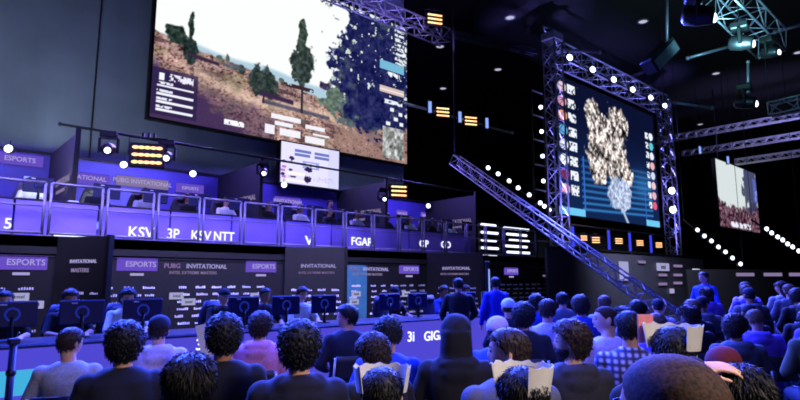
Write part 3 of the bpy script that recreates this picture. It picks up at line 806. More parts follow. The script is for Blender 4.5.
# dark wall at the right with logos, board and signs
rw = empty('logo_wall', (17.5, 11.5, 0), 0, 'dark grey logo wall behind the right hand crowd', 'backdrop')
x0 = 17.5
def rwx(px): return atY(px, 268, 11.5).x - x0
L_ = rwx(704)
box('panel', (L_ / 2, .06, 1.38), (L_, .1, 2.76), mm('panel_grey', (62, 62, 74), rough=.6, scale=1), rw)
box('trim', (L_ / 2, 0, 2.74), (L_, .16, .06), M['black_metal'], rw)
def rp(nm, px, py, w, h, m, words=None, sz=.1):
    p = atY(px, py, 11.42) - V((x0, 11.5, 0)); box(nm, p, (w, .02, h), M[m], rw)
    if words: text('lettering', words, sz, M['panel_black'], rw, p - V((0, .02, 0)))
rp('white_plate', 663, 267, 1.35, .36, 'board_white', 'intel', .3)
for (px, py, w) in ((678, 266, 1.0), (663, 275, .9), (678, 275, 1.0), (678, 283, 1.0), (663, 284, .9), (642, 262, .7)):
    rp('label_plate', px, py, w, .12, 'label_pink')
rp('white_plate', 672, 291, .5, .22, 'board_white'); rp('notice_board', 624, 271, .82, .8, 'board_white')
pn = empty('bright_board', atY(697, 280, 11.2), 0, 'bright white upright board beside the standing man in blue', 'board')
box('face', (0, 0, 0), (.9, .03, 1.1), M['tube_white'], pn); box('frame', (0, .04, 0), (1.0, .05, 1.2), M['black_metal'], pn)
for i in (-.3, .3): G().tube([(i, .05, -.5), (i, .05, -pn.location.z)], .025, 6).build('leg', M['black_metal'], pn)
# signs on a dark balustrade far right
bb = empty('far_balustrade', atD(715, 273, 24), HEAD - PI / 2 - .12, 'black balustrade with three faint signs at the far right', 'barrier'); bb.location.z = 0
box('panel', (3.6, .05, 1.0), (9.5, .1, 2.0), M['panel_black'], bb)
for x in (1.2, 2.3, 3.3): box('sign', (x, -.02, 1.78), (.72, .03, .14), M['label_pink'], bb)

# stage shell under the right screen, black skirt
sk = empty('stage_skirt', (20.8, 14.5, 0), 0, 'black skirt under the right screen behind the logo wall', 'stage skirt')
box('cloth', (6.4, 0, 1.9), (12.8, .1, 3.8), M['black_drape'], sk); box('hem_bar', (6.4, -.06, .04), (12.8, .05, .06), M['black_metal'], sk)

# ------------------------------------------------------------------ lower stage: desks, monitors, gaming chairs
DY = 7.25
st = struct(box('floor_stage', (4.2, 9.6, .04), (13.5, 5.0, .08), M['floor'], bev=0))
desk_labels = ['violet lit stage desk front glowing at the far left', 'violet lit stage desk front behind the grey shirt man', 'violet lit stage desk front behind the lilac hoodie person',
               'violet lit stage desk front with white mark behind the pink hoodie person', 'violet lit stage desk front with white lettering in the middle', 'violet lit stage desk front at the right end of the stage']
LW = 1.84
for k in range(6):
    r = empty('stage_desk', (-1.2 + k * LW, DY, .08), 0, desk_labels[k], 'desk', 'lower stage desks')
    box('led_front', (LW / 2, 0, .38), (LW - .03, .06, .74), M['led_violet'], r)
    box('worktop', (LW / 2, .38, .77), (LW, .84, .04), M['desk'], r, .01)
    box('front_frame', (LW / 2, -.02, .765), (LW, .09, .03), M['chair_blue'], r)
    for x in (.06, LW - .06): box('leg', (x, .7, .375), (.06, .06, .75), M['black_metal'], r)
    if k == 1: box('light_patch', (.62, -.04, .40), (.85, .02, .26), M['led_cyan'], r)
dk = [o for o in bpy.data.objects if o.name.startswith('stage_desk') and o.type == 'EMPTY']
for s, px, py, size in (('3i', 411, 337, .24), ('GIGABYTE', 445, 335, .23), ('3i', 283, 345, .2), ('3i', 201, 345, .2)):
    p = atY(px, py, DY - .04); f = min(dk, key=lambda o: abs(o.location.x + LW / 2 - p.x))
    text('lettering', s, size, M['led_text'], f, p - f.location, 0, .006)
def monitor():
    r = empty('monitor')
    box('back_shell', (0, 0, .33), (.54, .035, .32), M['chair_blue'], r, .015)
    box('display', (0, .024, .33), (.51, .008, .29), M['lamp_bluewhite'], r)
    G().tube([(0, -.02, .01), (0, -.03, .16), (0, -.02, .3)], [.03, .022, .025], 10).build('stand', M['plastic'], r, True)
    G().loft([[V((.12 * math.cos(2 * PI * k / 16), .08 * math.sin(2 * PI * k / 16), z)) for k in range(16)] for z in (0, .012)]).build('foot', M['plastic'], r)
    g = G(); rings = []
    for k in range(25):
        a = 2 * PI * k / 24; rings.append([V(((.075 + .012 * math.cos(b)) * math.cos(a), -.022 - .006 * math.sin(b), .33 + (.075 + .012 * math.cos(b)) * math.sin(a))) for b in (0, PI / 2, PI, 3 * PI / 2)])
    g.loft(rings, cap=False).build('glow_ring', M['led_ring'], r)
    box('logo', (-.1, -.022, .45), (.07, .006, .016), M['print_white'], r)
    return r
def gaming_chair():
    r = empty('gaming_chair')
    G().box((0, 0, .47), (.5, .5, .1), bev=.03).build('seat', M['chair_black'], r, True)
    g = G().sections([((0, -.22, .5), .2, .04), ((0, -.25, .7), .25, .05), ((0, -.3, 1.0), .27, .05), ((0, -.33, 1.2), .2, .045), ((0, -.35, 1.33), .14, .04)], 16)
    g.build('backrest', M['chair_blue'], r, True)
    G().ball((0, -.28, 1.22), (.12, .05, .06)).build('head_cushion', M['chair_black'], r, True)
    for s in (-1, 1):
        G().tube([(s * .22, -.1, .45), (s * .3, -.1, .5), (s * .3, -.1, .68)], .02, 6).build('arm_bracket', M['black_metal'], r)
        G().box((s * .3, -.02, .7), (.08, .28, .03), bev=.01).build('armrest', M['chair_black'], r)
    G().tube([(0, 0, .1), (0, 0, .43)], .035, 10).build('gas_column', M['black_metal'], r, True)
    g = G()
    for k in range(5):
        a = 2 * PI * k / 5 + .3; g.tube([(0, 0, .12), (.3 * math.cos(a), .3 * math.sin(a), .07)], [.03, .02], 6)
    g.build('star_base', M['black_metal'], r)
    for k in range(5):
        a = 2 * PI * k / 5 + .3; G().ball((.3 * math.cos(a), .3 * math.sin(a), .032), (.03, .03, .032), nu=10, nv=6).build('caster', M['black_metal'], r, True)
    return r
def audience_chair():
    r = empty('audience_chair')
    G().box((0, .02, .44), (.44, .42, .05), bev=.015).build('seat', M['chair_black'], r, True)
    g = G(); rings = []
    for z, y, hw in ((.6, -.2, .20), (.68, -.215, .215), (.82, -.24, .215), (.87, -.25, .19)):
        row = [V((hw * t, y - .04 * (1 - t * t), z)) for t in np.linspace(-1, 1, 9)]
        rings.append(row + [p + V((0, .02, 0)) for p in reversed(row)])
    g.loft(rings).build('backrest', M['chair_black'], r, True)
    for s in (-1, 1):
        G().tube([(s * .21, -.26, .86), (s * .215, -.2, .55), (s * .22, -.17, .43), (s * .23, -.22, 0)], .012, 8).build('back_leg', M['steel'], r, True)
        G().tube([(s * .22, -.15, .42), (s * .22, .2, .42), (s * .23, .24, 0)], .012, 8).build('front_leg', M['steel'], r, True)
    return r
MO, GC, AC = monitor(), gaming_chair(), audience_chair()
for k in range(13):
    x = 1.05 + k * .70
    if k in (3, 7, 10): continue
    put(MO, (x, DY + .42, .87), 0, 'blue backed monitor, ' + ORD[k] + ' from the left on the lower stage desk', 'monitor', 'monitors on the stage desk', .9)
MB = copy_tree(MO); MB.scale = (.85,) * 3
# stand at far left
ps = empty('pole_stand', V((atD(13, 350, 4.6).x, atD(13, 350, 4.6).y, 0)), .2, 'dark blue upright pole stand at the far left edge', 'stand')
G().tube([(0, 0, .02), (0, 0, 1.04)], .028, 10).build('pole', M['chair_blue'], ps, True)
G().loft([[V((rr * math.cos(2 * PI * k / 20), rr * math.sin(2 * PI * k / 20), z)) for k in range(20)] for z, rr in ((0, .2), (.02, .2), (.035, .05))]).build('base', M['black_metal'], ps)
G().box((0, 0, 1.05), (.08, .07, .05), bev=.01).build('head', M['black_metal'], ps); G().ball((0, 0, .8), .04, nu=10, nv=6).build('collar', M['black_metal'], ps, True)
lp_ = empty('light_pillar', (atD(488, 300, 10.4).x, atD(488, 300, 10.4).y, .0), .2, 'slim upright light pillar beside the person in royal blue', 'light pillar')
G().box((0, 0, .95), (.07, .07, 1.9), bev=.01).build('post', M['black_metal'], lp_); G().box((-.02, -.045, .95), (.035, .015, 1.6), bev=.004).build('light_tube', M['lamp_bluewhite'], lp_)
G().box((0, 0, .015), (.3, .3, .03), bev=.01).build('base', M['black_metal'], lp_)
# riser for the right hand crowd
rs = struct(box('floor_riser', (12.3, 2.2, .14), (7.0, 8.0, .28), M['floor'], bev=0)); rs.rotation_euler = (0, 0, 0)

# ------------------------------------------------------------------ people
import bmesh
def ico(n):
    bm = bmesh.new(); bmesh.ops.create_icosphere(bm, subdivisions=n, radius=1)
    vs = [v.co.copy() for v in bm.verts]; fs = [tuple(v.index for v in f.verts) for f in bm.faces]; bm.free(); return vs, fs
ICO4, ICO5 = ico(4), ico(5)
ex = math.exp
def head_pt(d):
    x, y, z = d; px, py, pz = .074 * x, .095 * y, .118 * z
    if z > 0: px *= 1 + .26 * z; py *= 1 + .16 * z; pz *= 1 - .09 * z
    if z < 0:
        t = -z; px *= 1 - .30 * t ** 1.5
        if y < 0: py *= 1 - .30 * t
    if y > 0:
        py += .024 * ex(-((x / .13) ** 2 + ((z + .20) / .15) ** 2)) + .008 * ex(-((x / .09) ** 2 + ((z + .02) / .2) ** 2))
        py += .006 * ex(-((z - .14) / .08) ** 2 - (x / .5) ** 2)
        py -= .011 * ex(-(((abs(x) - .38) / .17) ** 2 + ((z - .02) / .09) ** 2))
        py += .006 * ex(-((x / .25) ** 2 + ((z + .50) / .05) ** 2)) + .005 * ex(-((x / .25) ** 2 + ((z + .60) / .05) ** 2))
        py += .010 * ex(-((x / .3) ** 2 + ((z + .84) / .14) ** 2))
    return V((px, py, pz))
def smooth01(t): t = max(0, min(1, t)); return t * t * (3 - 2 * t)
def hairline(y, low=-.62):
    return float(np.interp(y, [-1, -.35, 0, .25, .55, 1], [low, low * .85, -.12, .12, .42, .52]))
def hair_mesh(style):
    #          thick  amp  freq  low   top   subdiv
    P = {'short': (.010, .006, 30, -.55, .004, 4), 'bushy': (.026, .014, 26, -.70, .012, 5), 'curly': (.024, .020, 42, -.66, .012, 5),
         'smooth': (.014, .004, 14, -.66, .006, 5), 'buzz': (.0035, .0012, 60, -.55, .0, 5), 'long': (.020, .006, 14, -.8, .004, 4), 'quiff': (.012, .008, 24, -.5, .022, 4),
         'beanie': (.014, .003, 12, -.35, .012, 4), 'cap': (.013, .001, 6, -.2, .004, 4), 'hooded': (.024, .006, 9, -.9, .004, 4)}[style]
    th, amp, fr, low, top, sub = P
    vs, fs = ICO5 if sub == 5 else ICO4
    out = []
    for d in vs:
        x, y, z = d; p = head_pt(d)
        if style in ('beanie', 'cap'): h = z - .16 + .18 * (y < 0) * -y
        elif style == 'hooded': h = (.45 - y) if z < .55 else .5
        else: h = z - hairline(y, low)
        m = smooth01((h + .03) / .16)
        q = d * fr / 10
        nn = noise.noise(q * 3) + .5 * noise.noise(q * 7)
        t = th + top * max(0, z) + amp * nn
        out.append(p + d * (t * m - .011 * (1 - m)))
    g = G(); g.add(out, fs)
    # locks lying over the scalp
    LK = {'short': (520, .026, .35, .5, .0026), 'bushy': (900, .036, .75, .9, .0034), 'curly': (1000, .032, 1.0, 1.6, .0036), 'smooth': (1000, .055, .16, .18, .0026),
          'long': (620, .075, .12, .2, .0032), 'quiff': (520, .034, .6, .4, .003)}.get(style)
    if LK:
        num, ln, lift, rnd_, rad = LK; rd = random.Random(5); k = 0
        while k < num:
            d = V((rd.gauss(0, 1), rd.gauss(0, 1), rd.gauss(0, 1))).normalized()
            m = smooth01((d.z - hairline(d.y, low) + .03) / .16)
            if m < .6: continue
            k += 1; p = head_pt(d) + d * (th * .8)
            tan = (V((d.x * .5, -.35, -1 if d.z < .8 else -.3)) + V((rd.gauss(0, 1), rd.gauss(0, 1), rd.gauss(0, 1))) * rnd_ * .6)
            tan = (tan - d * tan.dot(d)).normalized(); pts = [p]; q = p; di = (tan + d * lift).normalized()
            for j in range(3):
                q = q + di * (ln / 3) * rd.uniform(.8, 1.2); pts.append(q)
                di = (di + V((rd.gauss(0, 1), rd.gauss(0, 1), rd.gauss(0, 1))) * rnd_ * .35 - d * lift * .55).normalized()
            g.tube(pts, [rad, rad * 1.1, rad * .8, rad * .2], 4)
    if style == 'long':
        g.sections([((0, -.03, .02), .098, .085), ((0, -.045, -.06), .104, .08), ((0, -.055, -.12), .108, .07), ((0, -.06, -.18), .104, .06), ((0, -.065, -.24), .08, .04)], 18)
    if style == 'hooded':
        g.sections([((0, -.02, .03), .100, .108), ((0, -.03, -.05), .102, .102), ((0, -.035, -.11), .104, .092), ((0, -.035, -.17), .13, .105), ((0, -.03, -.21), .15, .10)], 24)
    if style == 'cap':
        rings = []
        for t in np.linspace(-1.1, 1.1, 11):
            a = .082; x = a * math.sin(t); y = a * math.cos(t) * 1.1; k = max(0, math.cos(t)) 
            rings.append([V((x, y, .028)), V((x * 1.06, y + .065 * k, .014)), V((x * 1.06, y + .066 * k, .020)), V((x, y, .036))])
        g.loft(rings)
    if style == 'hooded': return remesh(g, 'hood', .0075, 14, .004, 14)
    me = g.mesh('hair_' + style); me.polygons.foreach_set('use_smooth', [True] * len(me.polygons)); return me
def beard_mesh():
    vs, fs = ICO4; out = []
    for d in vs:
        x, y, z = d; p = head_pt(d); m = smooth01((-.28 - z) / .12) * smooth01((y + .05) / .2)
        m *= 1 - .9 * ex(-((x / .22) ** 2 + ((z + .54) / .07) ** 2))
        out.append(p + d * ((.010 + .004 * noise.noise(d * 12)) * m - .01 * (1 - m)))
    g = G(); g.add(out, fs); me = g.mesh('beard'); me.polygons.foreach_set('use_smooth', [True] * len(me.polygons)); return me
_hc = {}
def hair(style):
    if style not in _hc: _hc[style] = beard_mesh() if style == 'beard' else hair_mesh(style)
    return _hc[style]
def face_meshes():
    g = G()
    for s in (-1, 1): g.ball((s * .029, .0765, .004), (.0125, .0125, .010), nu=12, nv=8)
    e = g.mesh('eyes'); g = G()
    for s in (-1, 1): g.tube([(s * .014, .094, .022), (s * .030, .0905, .0275), (s * .047, .077, .022)], [.003, .0038, .002], 6, True)
    b = g.mesh('eyebrows'); g = G()
    g.tube([(-.022, .082, -.064), (-.008, .0915, -.0615), (.008, .0915, -.0615), (.022, .082, -.064)], [.002, .0045, .0045, .002], 6, True)
    l = g.mesh('lips'); g = G()
    for s in (-1, 1):
        pts = [V((s * .030 + .021 * math.cos(a), .104, .004 + .016 * math.sin(a))) for a in np.linspace(0, 2 * PI, 15)]
        g.tube(pts, .0016, 6); g.tube([(s * .051, .104, .008), (s * .078, .08, .01), (s * .082, .0, .006), (s * .079, -.02, -.01)], .002, 6)
    g.tube([(-.010, .105, .006), (.010, .105, .006)], .0018, 6)
    gl = g.mesh('glasses')
    for m_ in (e, b, l, gl): m_.polygons.foreach_set('use_smooth', [True] * len(m_.polygons))
    return e, b, l, gl
EYES, BROWS, LIPS, GLASSES = face_meshes()

def hand(g, W, d, up, side, curl=.5, spread=1.0):
    """palm, four fingers and a thumb; d: direction of the fingers, up: back of the hand"""
    W = V(W); d = V(d).normalized(); up = V(up); up = (up - d * up.dot(d)).normalized(); r = d.cross(up) * side
    # r points to the thumb side
    R = Matrix((r, d, up)).transposed()
    g.ball(W + d * .045, (.040, .052, .016), R); g.ball(W + d * .028, (.032, .038, .019), R); g.ball(W + d * .07, (.040, .022, .013), R)
    for k, (off, L) in enumerate(((.030, .068), (.010, .078), (-.011, .072), (-.030, .056))):
        p = W + d * (.080 - .004 * abs(k - 1)) + r * off; dd = (d + r * off * 2.2 * spread).normalized(); a = 0; pts = [p - d * .02]
        pts.append(p)
        for s_, cc in ((.44, .55), (.31, 1.0), (.25, .8)):
            a += curl * cc; pts.append(pts[-1] + (dd * math.cos(a) - up * math.sin(a)) * (L * s_ * 1.02))
        g.tube(pts, [.0095, .0092, .0086, .0078, .0066], 8, True)
    p = W + d * .018 + r * .028; q = p + (r * .75 + d * .75 - up * .25).normalized() * .036; s2 = q + (d * .95 + r * .15 - up * (.2 + curl * .4)).normalized() * .03
    g.tube([W + d * .012 + r * .012, p, q, s2, s2 + (d * .9 - r * .15 - up * (.2 + curl * .5)).normalized() * .024], [.015, .013, .0105, .0095, .0075], 8, True)

POSES = {}
def pose(key, stand=False, yaw=0, pitch=0, arms=None, lean=0, voxel=.0105, tuck=0):
    dz = .39 if stand else 0
    def L(z): return lean * max(0, z - .5)
    def T(x, y, z): return V((x, y + L(z), z + dz))
    hc = T(0, .012, 1.225) + V((0, 0, 0)); HR = Matrix.Rotation(math.radians(yaw), 3, 'Z') @ Matrix.Rotation(math.radians(pitch), 3, 'X')
    arms = arms or {}
    aL = arms.get('L', ((-.27, .04, .77), (-.13, .27, .68), (.35, .9, -.1), (0, 0, 1), .5)); aR = arms.get('R', ((.27, .04, .77), (.13, .27, .68), (-.35, .9, -.1), (0, 0, 1), .5))
    secs = [(.50, .165, .125), (.58, .165, .12), (.70, .145, .105), (.82, .155, .11), (.93, .175, .115), (1.0, .175, .105), (1.045, .13, .085), (1.075, .075, .062)]
    def torso(g, e): g.sections([(T(0, 0, z + (e * .8 if z > .99 else 0)), a + e, b + e) for z, a, b in secs], 24, 2.3)
    def limbs(g, e, wrist=True, tee=False):
        for s, a in ((-1, aL), (1, aR)):
            S = T(s * .175, 0, .995); E_ = T(*a[0]); W = T(*a[1])
            g.ball(S, .062 + e)
            g.tube([S, S.lerp(E_, .5), E_], [.056 + e, .050 + e, .043 + e], 12, True)
            if not tee: g.tube([E_, E_.lerp(W, .35), W - (W - E_).normalized() * (0 if e == 0 else .01)], [.042 + e, .040 + e, .028 + e], 12, True)
    def legs(g, e, calf=True):
        for s in (-1, 1):
            if stand: H, K, A = V((s * .09, 0, .90)), V((s * .105, .02, .50)), V((s * .11, -.01, .09))
            else: H, K, A = V((s * .10, .04, .53)), V((s * .12, .44 - tuck, .515)), V((s * .12, .42 - tuck, .09))
            g.tube([H, H.lerp(K, .5), K], [.082 + e, .072 + e, .055 + e], 12, True)
            g.tube([K, K.lerp(A, .35), A], [.054 + e, .055 + e, .038 + e], 12, True)
            if e == 0: g.ball(A + V((0, .05, -.03)), (.04, .11, .04))
    g = G()
    # body, one continuous surface
    g.add([hc + HR @ head_pt(d) for d in ICO4[0]], ICO4[1])
    for s in (-1, 1):
        Re = HR @ Matrix.Rotation(s * .35, 3, 'Z') @ Matrix.Rotation(-.2, 3, 'X')
        g.ball(hc + HR @ V((s * .0765, -.012, -.012)), (.011, .020, .033), Re); g.ball(hc + HR @ V((s * .083, -.022, -.004)), (.008, .015, .026), Re)
    g.tube([T(0, -.015, 1.02), T(0, -.008, 1.09), hc + HR @ V((0, -.022, -.045))], [.066, .054, .056], 14)
    torso(g, 0); limbs(g, 0)
    g.sections([(V((0, .01, .44 + dz)), .15, .11), (V((0, .01, .52 + dz)), .17, .125), (V((0, 0, .58 + dz)), .16, .115)], 20)
    legs(g, 0)
    for s, a in ((-1, aL), (1, aR)):
        E_ = T(*a[0]); W = T(*a[1]); hand(g, W, a[2], a[3], -s, a[4])
    body = remesh(g, 'body_' + key, voxel, 2)
    tops = {}
    def top(style):
        if style in tops: return tops[style]
        g = G(); e = {'tee': .014, 'shirt': .016, 'hoodie': .028, 'jacket': .026}[style]
        torso(g, e); g.sections([(V((0, .0, .47 + dz)), .17 + e, .125 + e), (V((0, 0, .60 + dz)), .165 + e, .125 + e)], 20); limbs(g, e * .75, tee=(style == 'tee'))
        if style in ('shirt', 'jacket'):
            g.tube([T(0, -.012, 1.04), T(0, -.010, 1.10)], [.088, .074], 16)
        if style == 'hoodie':
            g.ball(T(0, -.085, 1.055), (.125, .065, .055)); g.ball(T(0, -.115, 1.0), (.10, .045, .07))
            for s in (-1, 1): g.tube([T(s * .09, -.06, 1.07), T(s * .085, .03, 1.06), T(s * .03, .095, 1.0)], [.042, .034, .022], 10, True)
        tops[style] = remesh(g, 'top_' + key + '_' + style, .0125, 4, .010 if style != 'tee' else .005, 8)
        return tops[style]
    g = G(); g.sections([(V((0, .01, .43 + dz)), .16, .12), (V((0, .01, .52 + dz)), .18, .135), (V((0, 0, .60 + dz)), .17, .125)], 20); legs(g, .012)
    trousers = remesh(g, 'trousers_' + key, .014, 4, .006, 9)
    g = G()
    for s in (-1, 1):
        A = V((s * .11, -.01, .09)) if stand else V((s * .12, .42 - tuck, .09))
        g.sections([(A + V((0, .06, -.088)), .047, .145), (A + V((0, .06, -.06)), .050, .145), (A + V((0, .045, -.03)), .046, .12), (A + V((0, .005, .02)), .046, .055)], 18)
    shoes = g.mesh('shoes_' + key); shoes.polygons.foreach_set('use_smooth', [True] * len(shoes.polygons))
    POSES[key] = dict(body=body, top=top, trousers=trousers, shoes=shoes, hc=hc, yaw=math.radians(yaw), pitch=math.radians(pitch), H=1.355 + dz)
down = {'L': ((-.25, .03, .74), (-.22, .16, .50), (.1, .5, -.9), (-1, 0, 0), .35), 'R': ((.25, .03, .74), (.22, .16, .50), (-.1, .5, -.9), (1, 0, 0), .35)}
pose('sit')
pose('sit_left', yaw=62, pitch=2)
pose('sit_right', yaw=-38, pitch=-4)
pose('sit_down', yaw=14, pitch=-24, lean=.14)
pose('desk', pitch=-8, lean=.12, arms={'L': ((-.26, .14, .80), (-.15, .34, .79), (.15, .98, 0), (0, 0, 1), .35), 'R': ((.26, .14, .80), (.15, .34, .79), (-.15, .98, 0), (0, 0, 1), .35)}, tuck=.02)
pose('stand', stand=True, arms=down, yaw=-12)
pose('stand_forward', stand=True, pitch=-12, lean=.10, arms={'L': ((-.27, .05, .76), (-.24, .27, .66), (0, 1, -.2), (0, 0, 1), .4), 'R': ((.27, .05, .76), (.24, .27, .66), (0, 1, -.2), (0, 0, 1), .4)})
pose('hand_on_head', yaw=-5, pitch=-6, voxel=.0062, arms={'L': ((-.37, -.02, 1.20), (-.135, -.055, 1.335), (.98, .05, .12), (-.12, -.25, .95), .42)})

def paper_crown(parent, hc, rz, tilt, m='paper', seed=0, pink=False, h=.10, R0=.100):
    """open strip of card bent round the forehead with a jagged upper edge"""
    rd = random.Random(seed); g = G(); rings = []; n = 44; t0, t1 = math.radians(-38), math.radians(218)
    for k in range(n + 1):
        a = t0 + (t1 - t0) * k / n; tooth = abs(((k / 5.5) % 1) * 2 - 1)
        hh = h * (.86 + .14 * tooth) + .006 * rd.random(); fl = 1.0 + .20 * (hh / .1)
        p0 = V((R0 * math.cos(a), R0 * 1.12 * math.sin(a), -.025)); p1 = V((R0 * fl * math.cos(a), R0 * fl * 1.12 * math.sin(a), hh))
        o = V((math.cos(a), math.sin(a), 0)) * .003
        rings.append([p0, p0 + o, p1 + o, p1])
    g.loft(rings)
    c = g.build('paper_crown', M[m], parent)
    c.location = hc; c.rotation_euler = (math.radians(tilt), 0, rz)
    if pink:
        q = G(); a = math.radians(168); q.box((R0 * 1.35 * math.cos(a), R0 * 1.35 * math.sin(a), .055), (.008, .11, .13), Matrix.Rotation(a, 3, 'Z'), .003)
        q.build('pink_flap', M['pink_card'], c)
    return c

PEOPLE = []
def person(name, loc, rz, s, key, hs, hm, ts, tm, skin, label, cat='person', group=None, face=False, beard=False, glasses=False, crown=None, trouser='denim'):
    P = POSES[key]
    r = empty(name, loc, rz, label, cat, group, s)
    link_mesh('body', P['body'], M[skin], r)
    link_mesh('top', P['top'](ts), M['cloth_' + tm], r)
    link_mesh('trousers', P['trousers'], M['cloth_darkgrey' if trouser == 'dark' else 'denim'], r)
    link_mesh('shoes', P['shoes'], M['shoe'], r)
    def onhead(nm, me, m):
        o = link_mesh(nm, me, m, r); o.location = P['hc']; o.rotation_euler = (P['pitch'], 0, P['yaw']); return o
    onhead({'beanie': 'beanie', 'cap': 'cap', 'hooded': 'hood'}.get(hs, 'hair'), hair(hs), M[hm])
    if hs in ('beanie', 'cap'): onhead('hair', hair('buzz' if hs == 'cap' else 'short'), M['hair_brown'])
    if face: onhead('eyes', EYES, M['eye']); onhead('eyebrows', BROWS, M['hair_black']); onhead('lips', LIPS, M['lip'])
    if beard: onhead('beard', hair('beard'), M['hair_brown'])
    if glasses: onhead('glasses', GLASSES, M['black_metal'])
    if crown: 
        c = paper_crown(r, P['hc'] + V(crown.get('off', (0, 0, .045))), P['yaw'] + math.radians(crown.get('rz', 0)), crown.get('tilt', 0), seed=crown.get('seed', 0), pink=crown.get('pink', False), h=crown.get('h', .1), R0=crown.get('R', .1))
    return r
chair_used = []
def seat_chair(loc, rz, s, label, kind='audience'):
    proto = AC if kind == 'audience' else GC
    put(proto, loc, rz, label, 'chair', 'audience chairs' if kind == 'audience' else 'gaming chairs on stage', s)

RISER = .18
rs.dimensions = (7.0, 8.0, RISER); rs.location.z = RISER / 2
def on_riser(p): return 8.8 < p.x < 15.8 and -1.8 < p.y < 6.2
def audience(px, ytop, D, rel, key, hs, hm, ts, tm, skin, label, short, floor=0.0, **kw):
    p = atD(px, ytop, D)
    ground = floor
    s = (p.z - ground) / (POSES[key]['H'] + (.02 if hs in ('bushy', 'curly', 'hooded') else .008)); s = max(.86, min(1.12, s))
    az = HEAD - math.atan((px - 400) / F_PX)
    rz = az - PI / 2 + math.radians(rel)
    # the crown of the head sits over the given sight line
    hc = POSES[key]['hc'] * s; off = Matrix.Rotation(rz, 3, 'Z') @ V((hc.x, hc.y, 0))
    loc = V((p.x - off.x, p.y - off.y, ground))
    person('person', loc, rz, s, key, hs, hm, ts, tm, skin, label, face=kw.pop('face', abs(rel) > 35 or key == 'sit_left'), **kw)
    if not key.startswith('stand'):
        seat_chair(loc, rz, s, 'black audience chair under ' + short)
    return loc, s

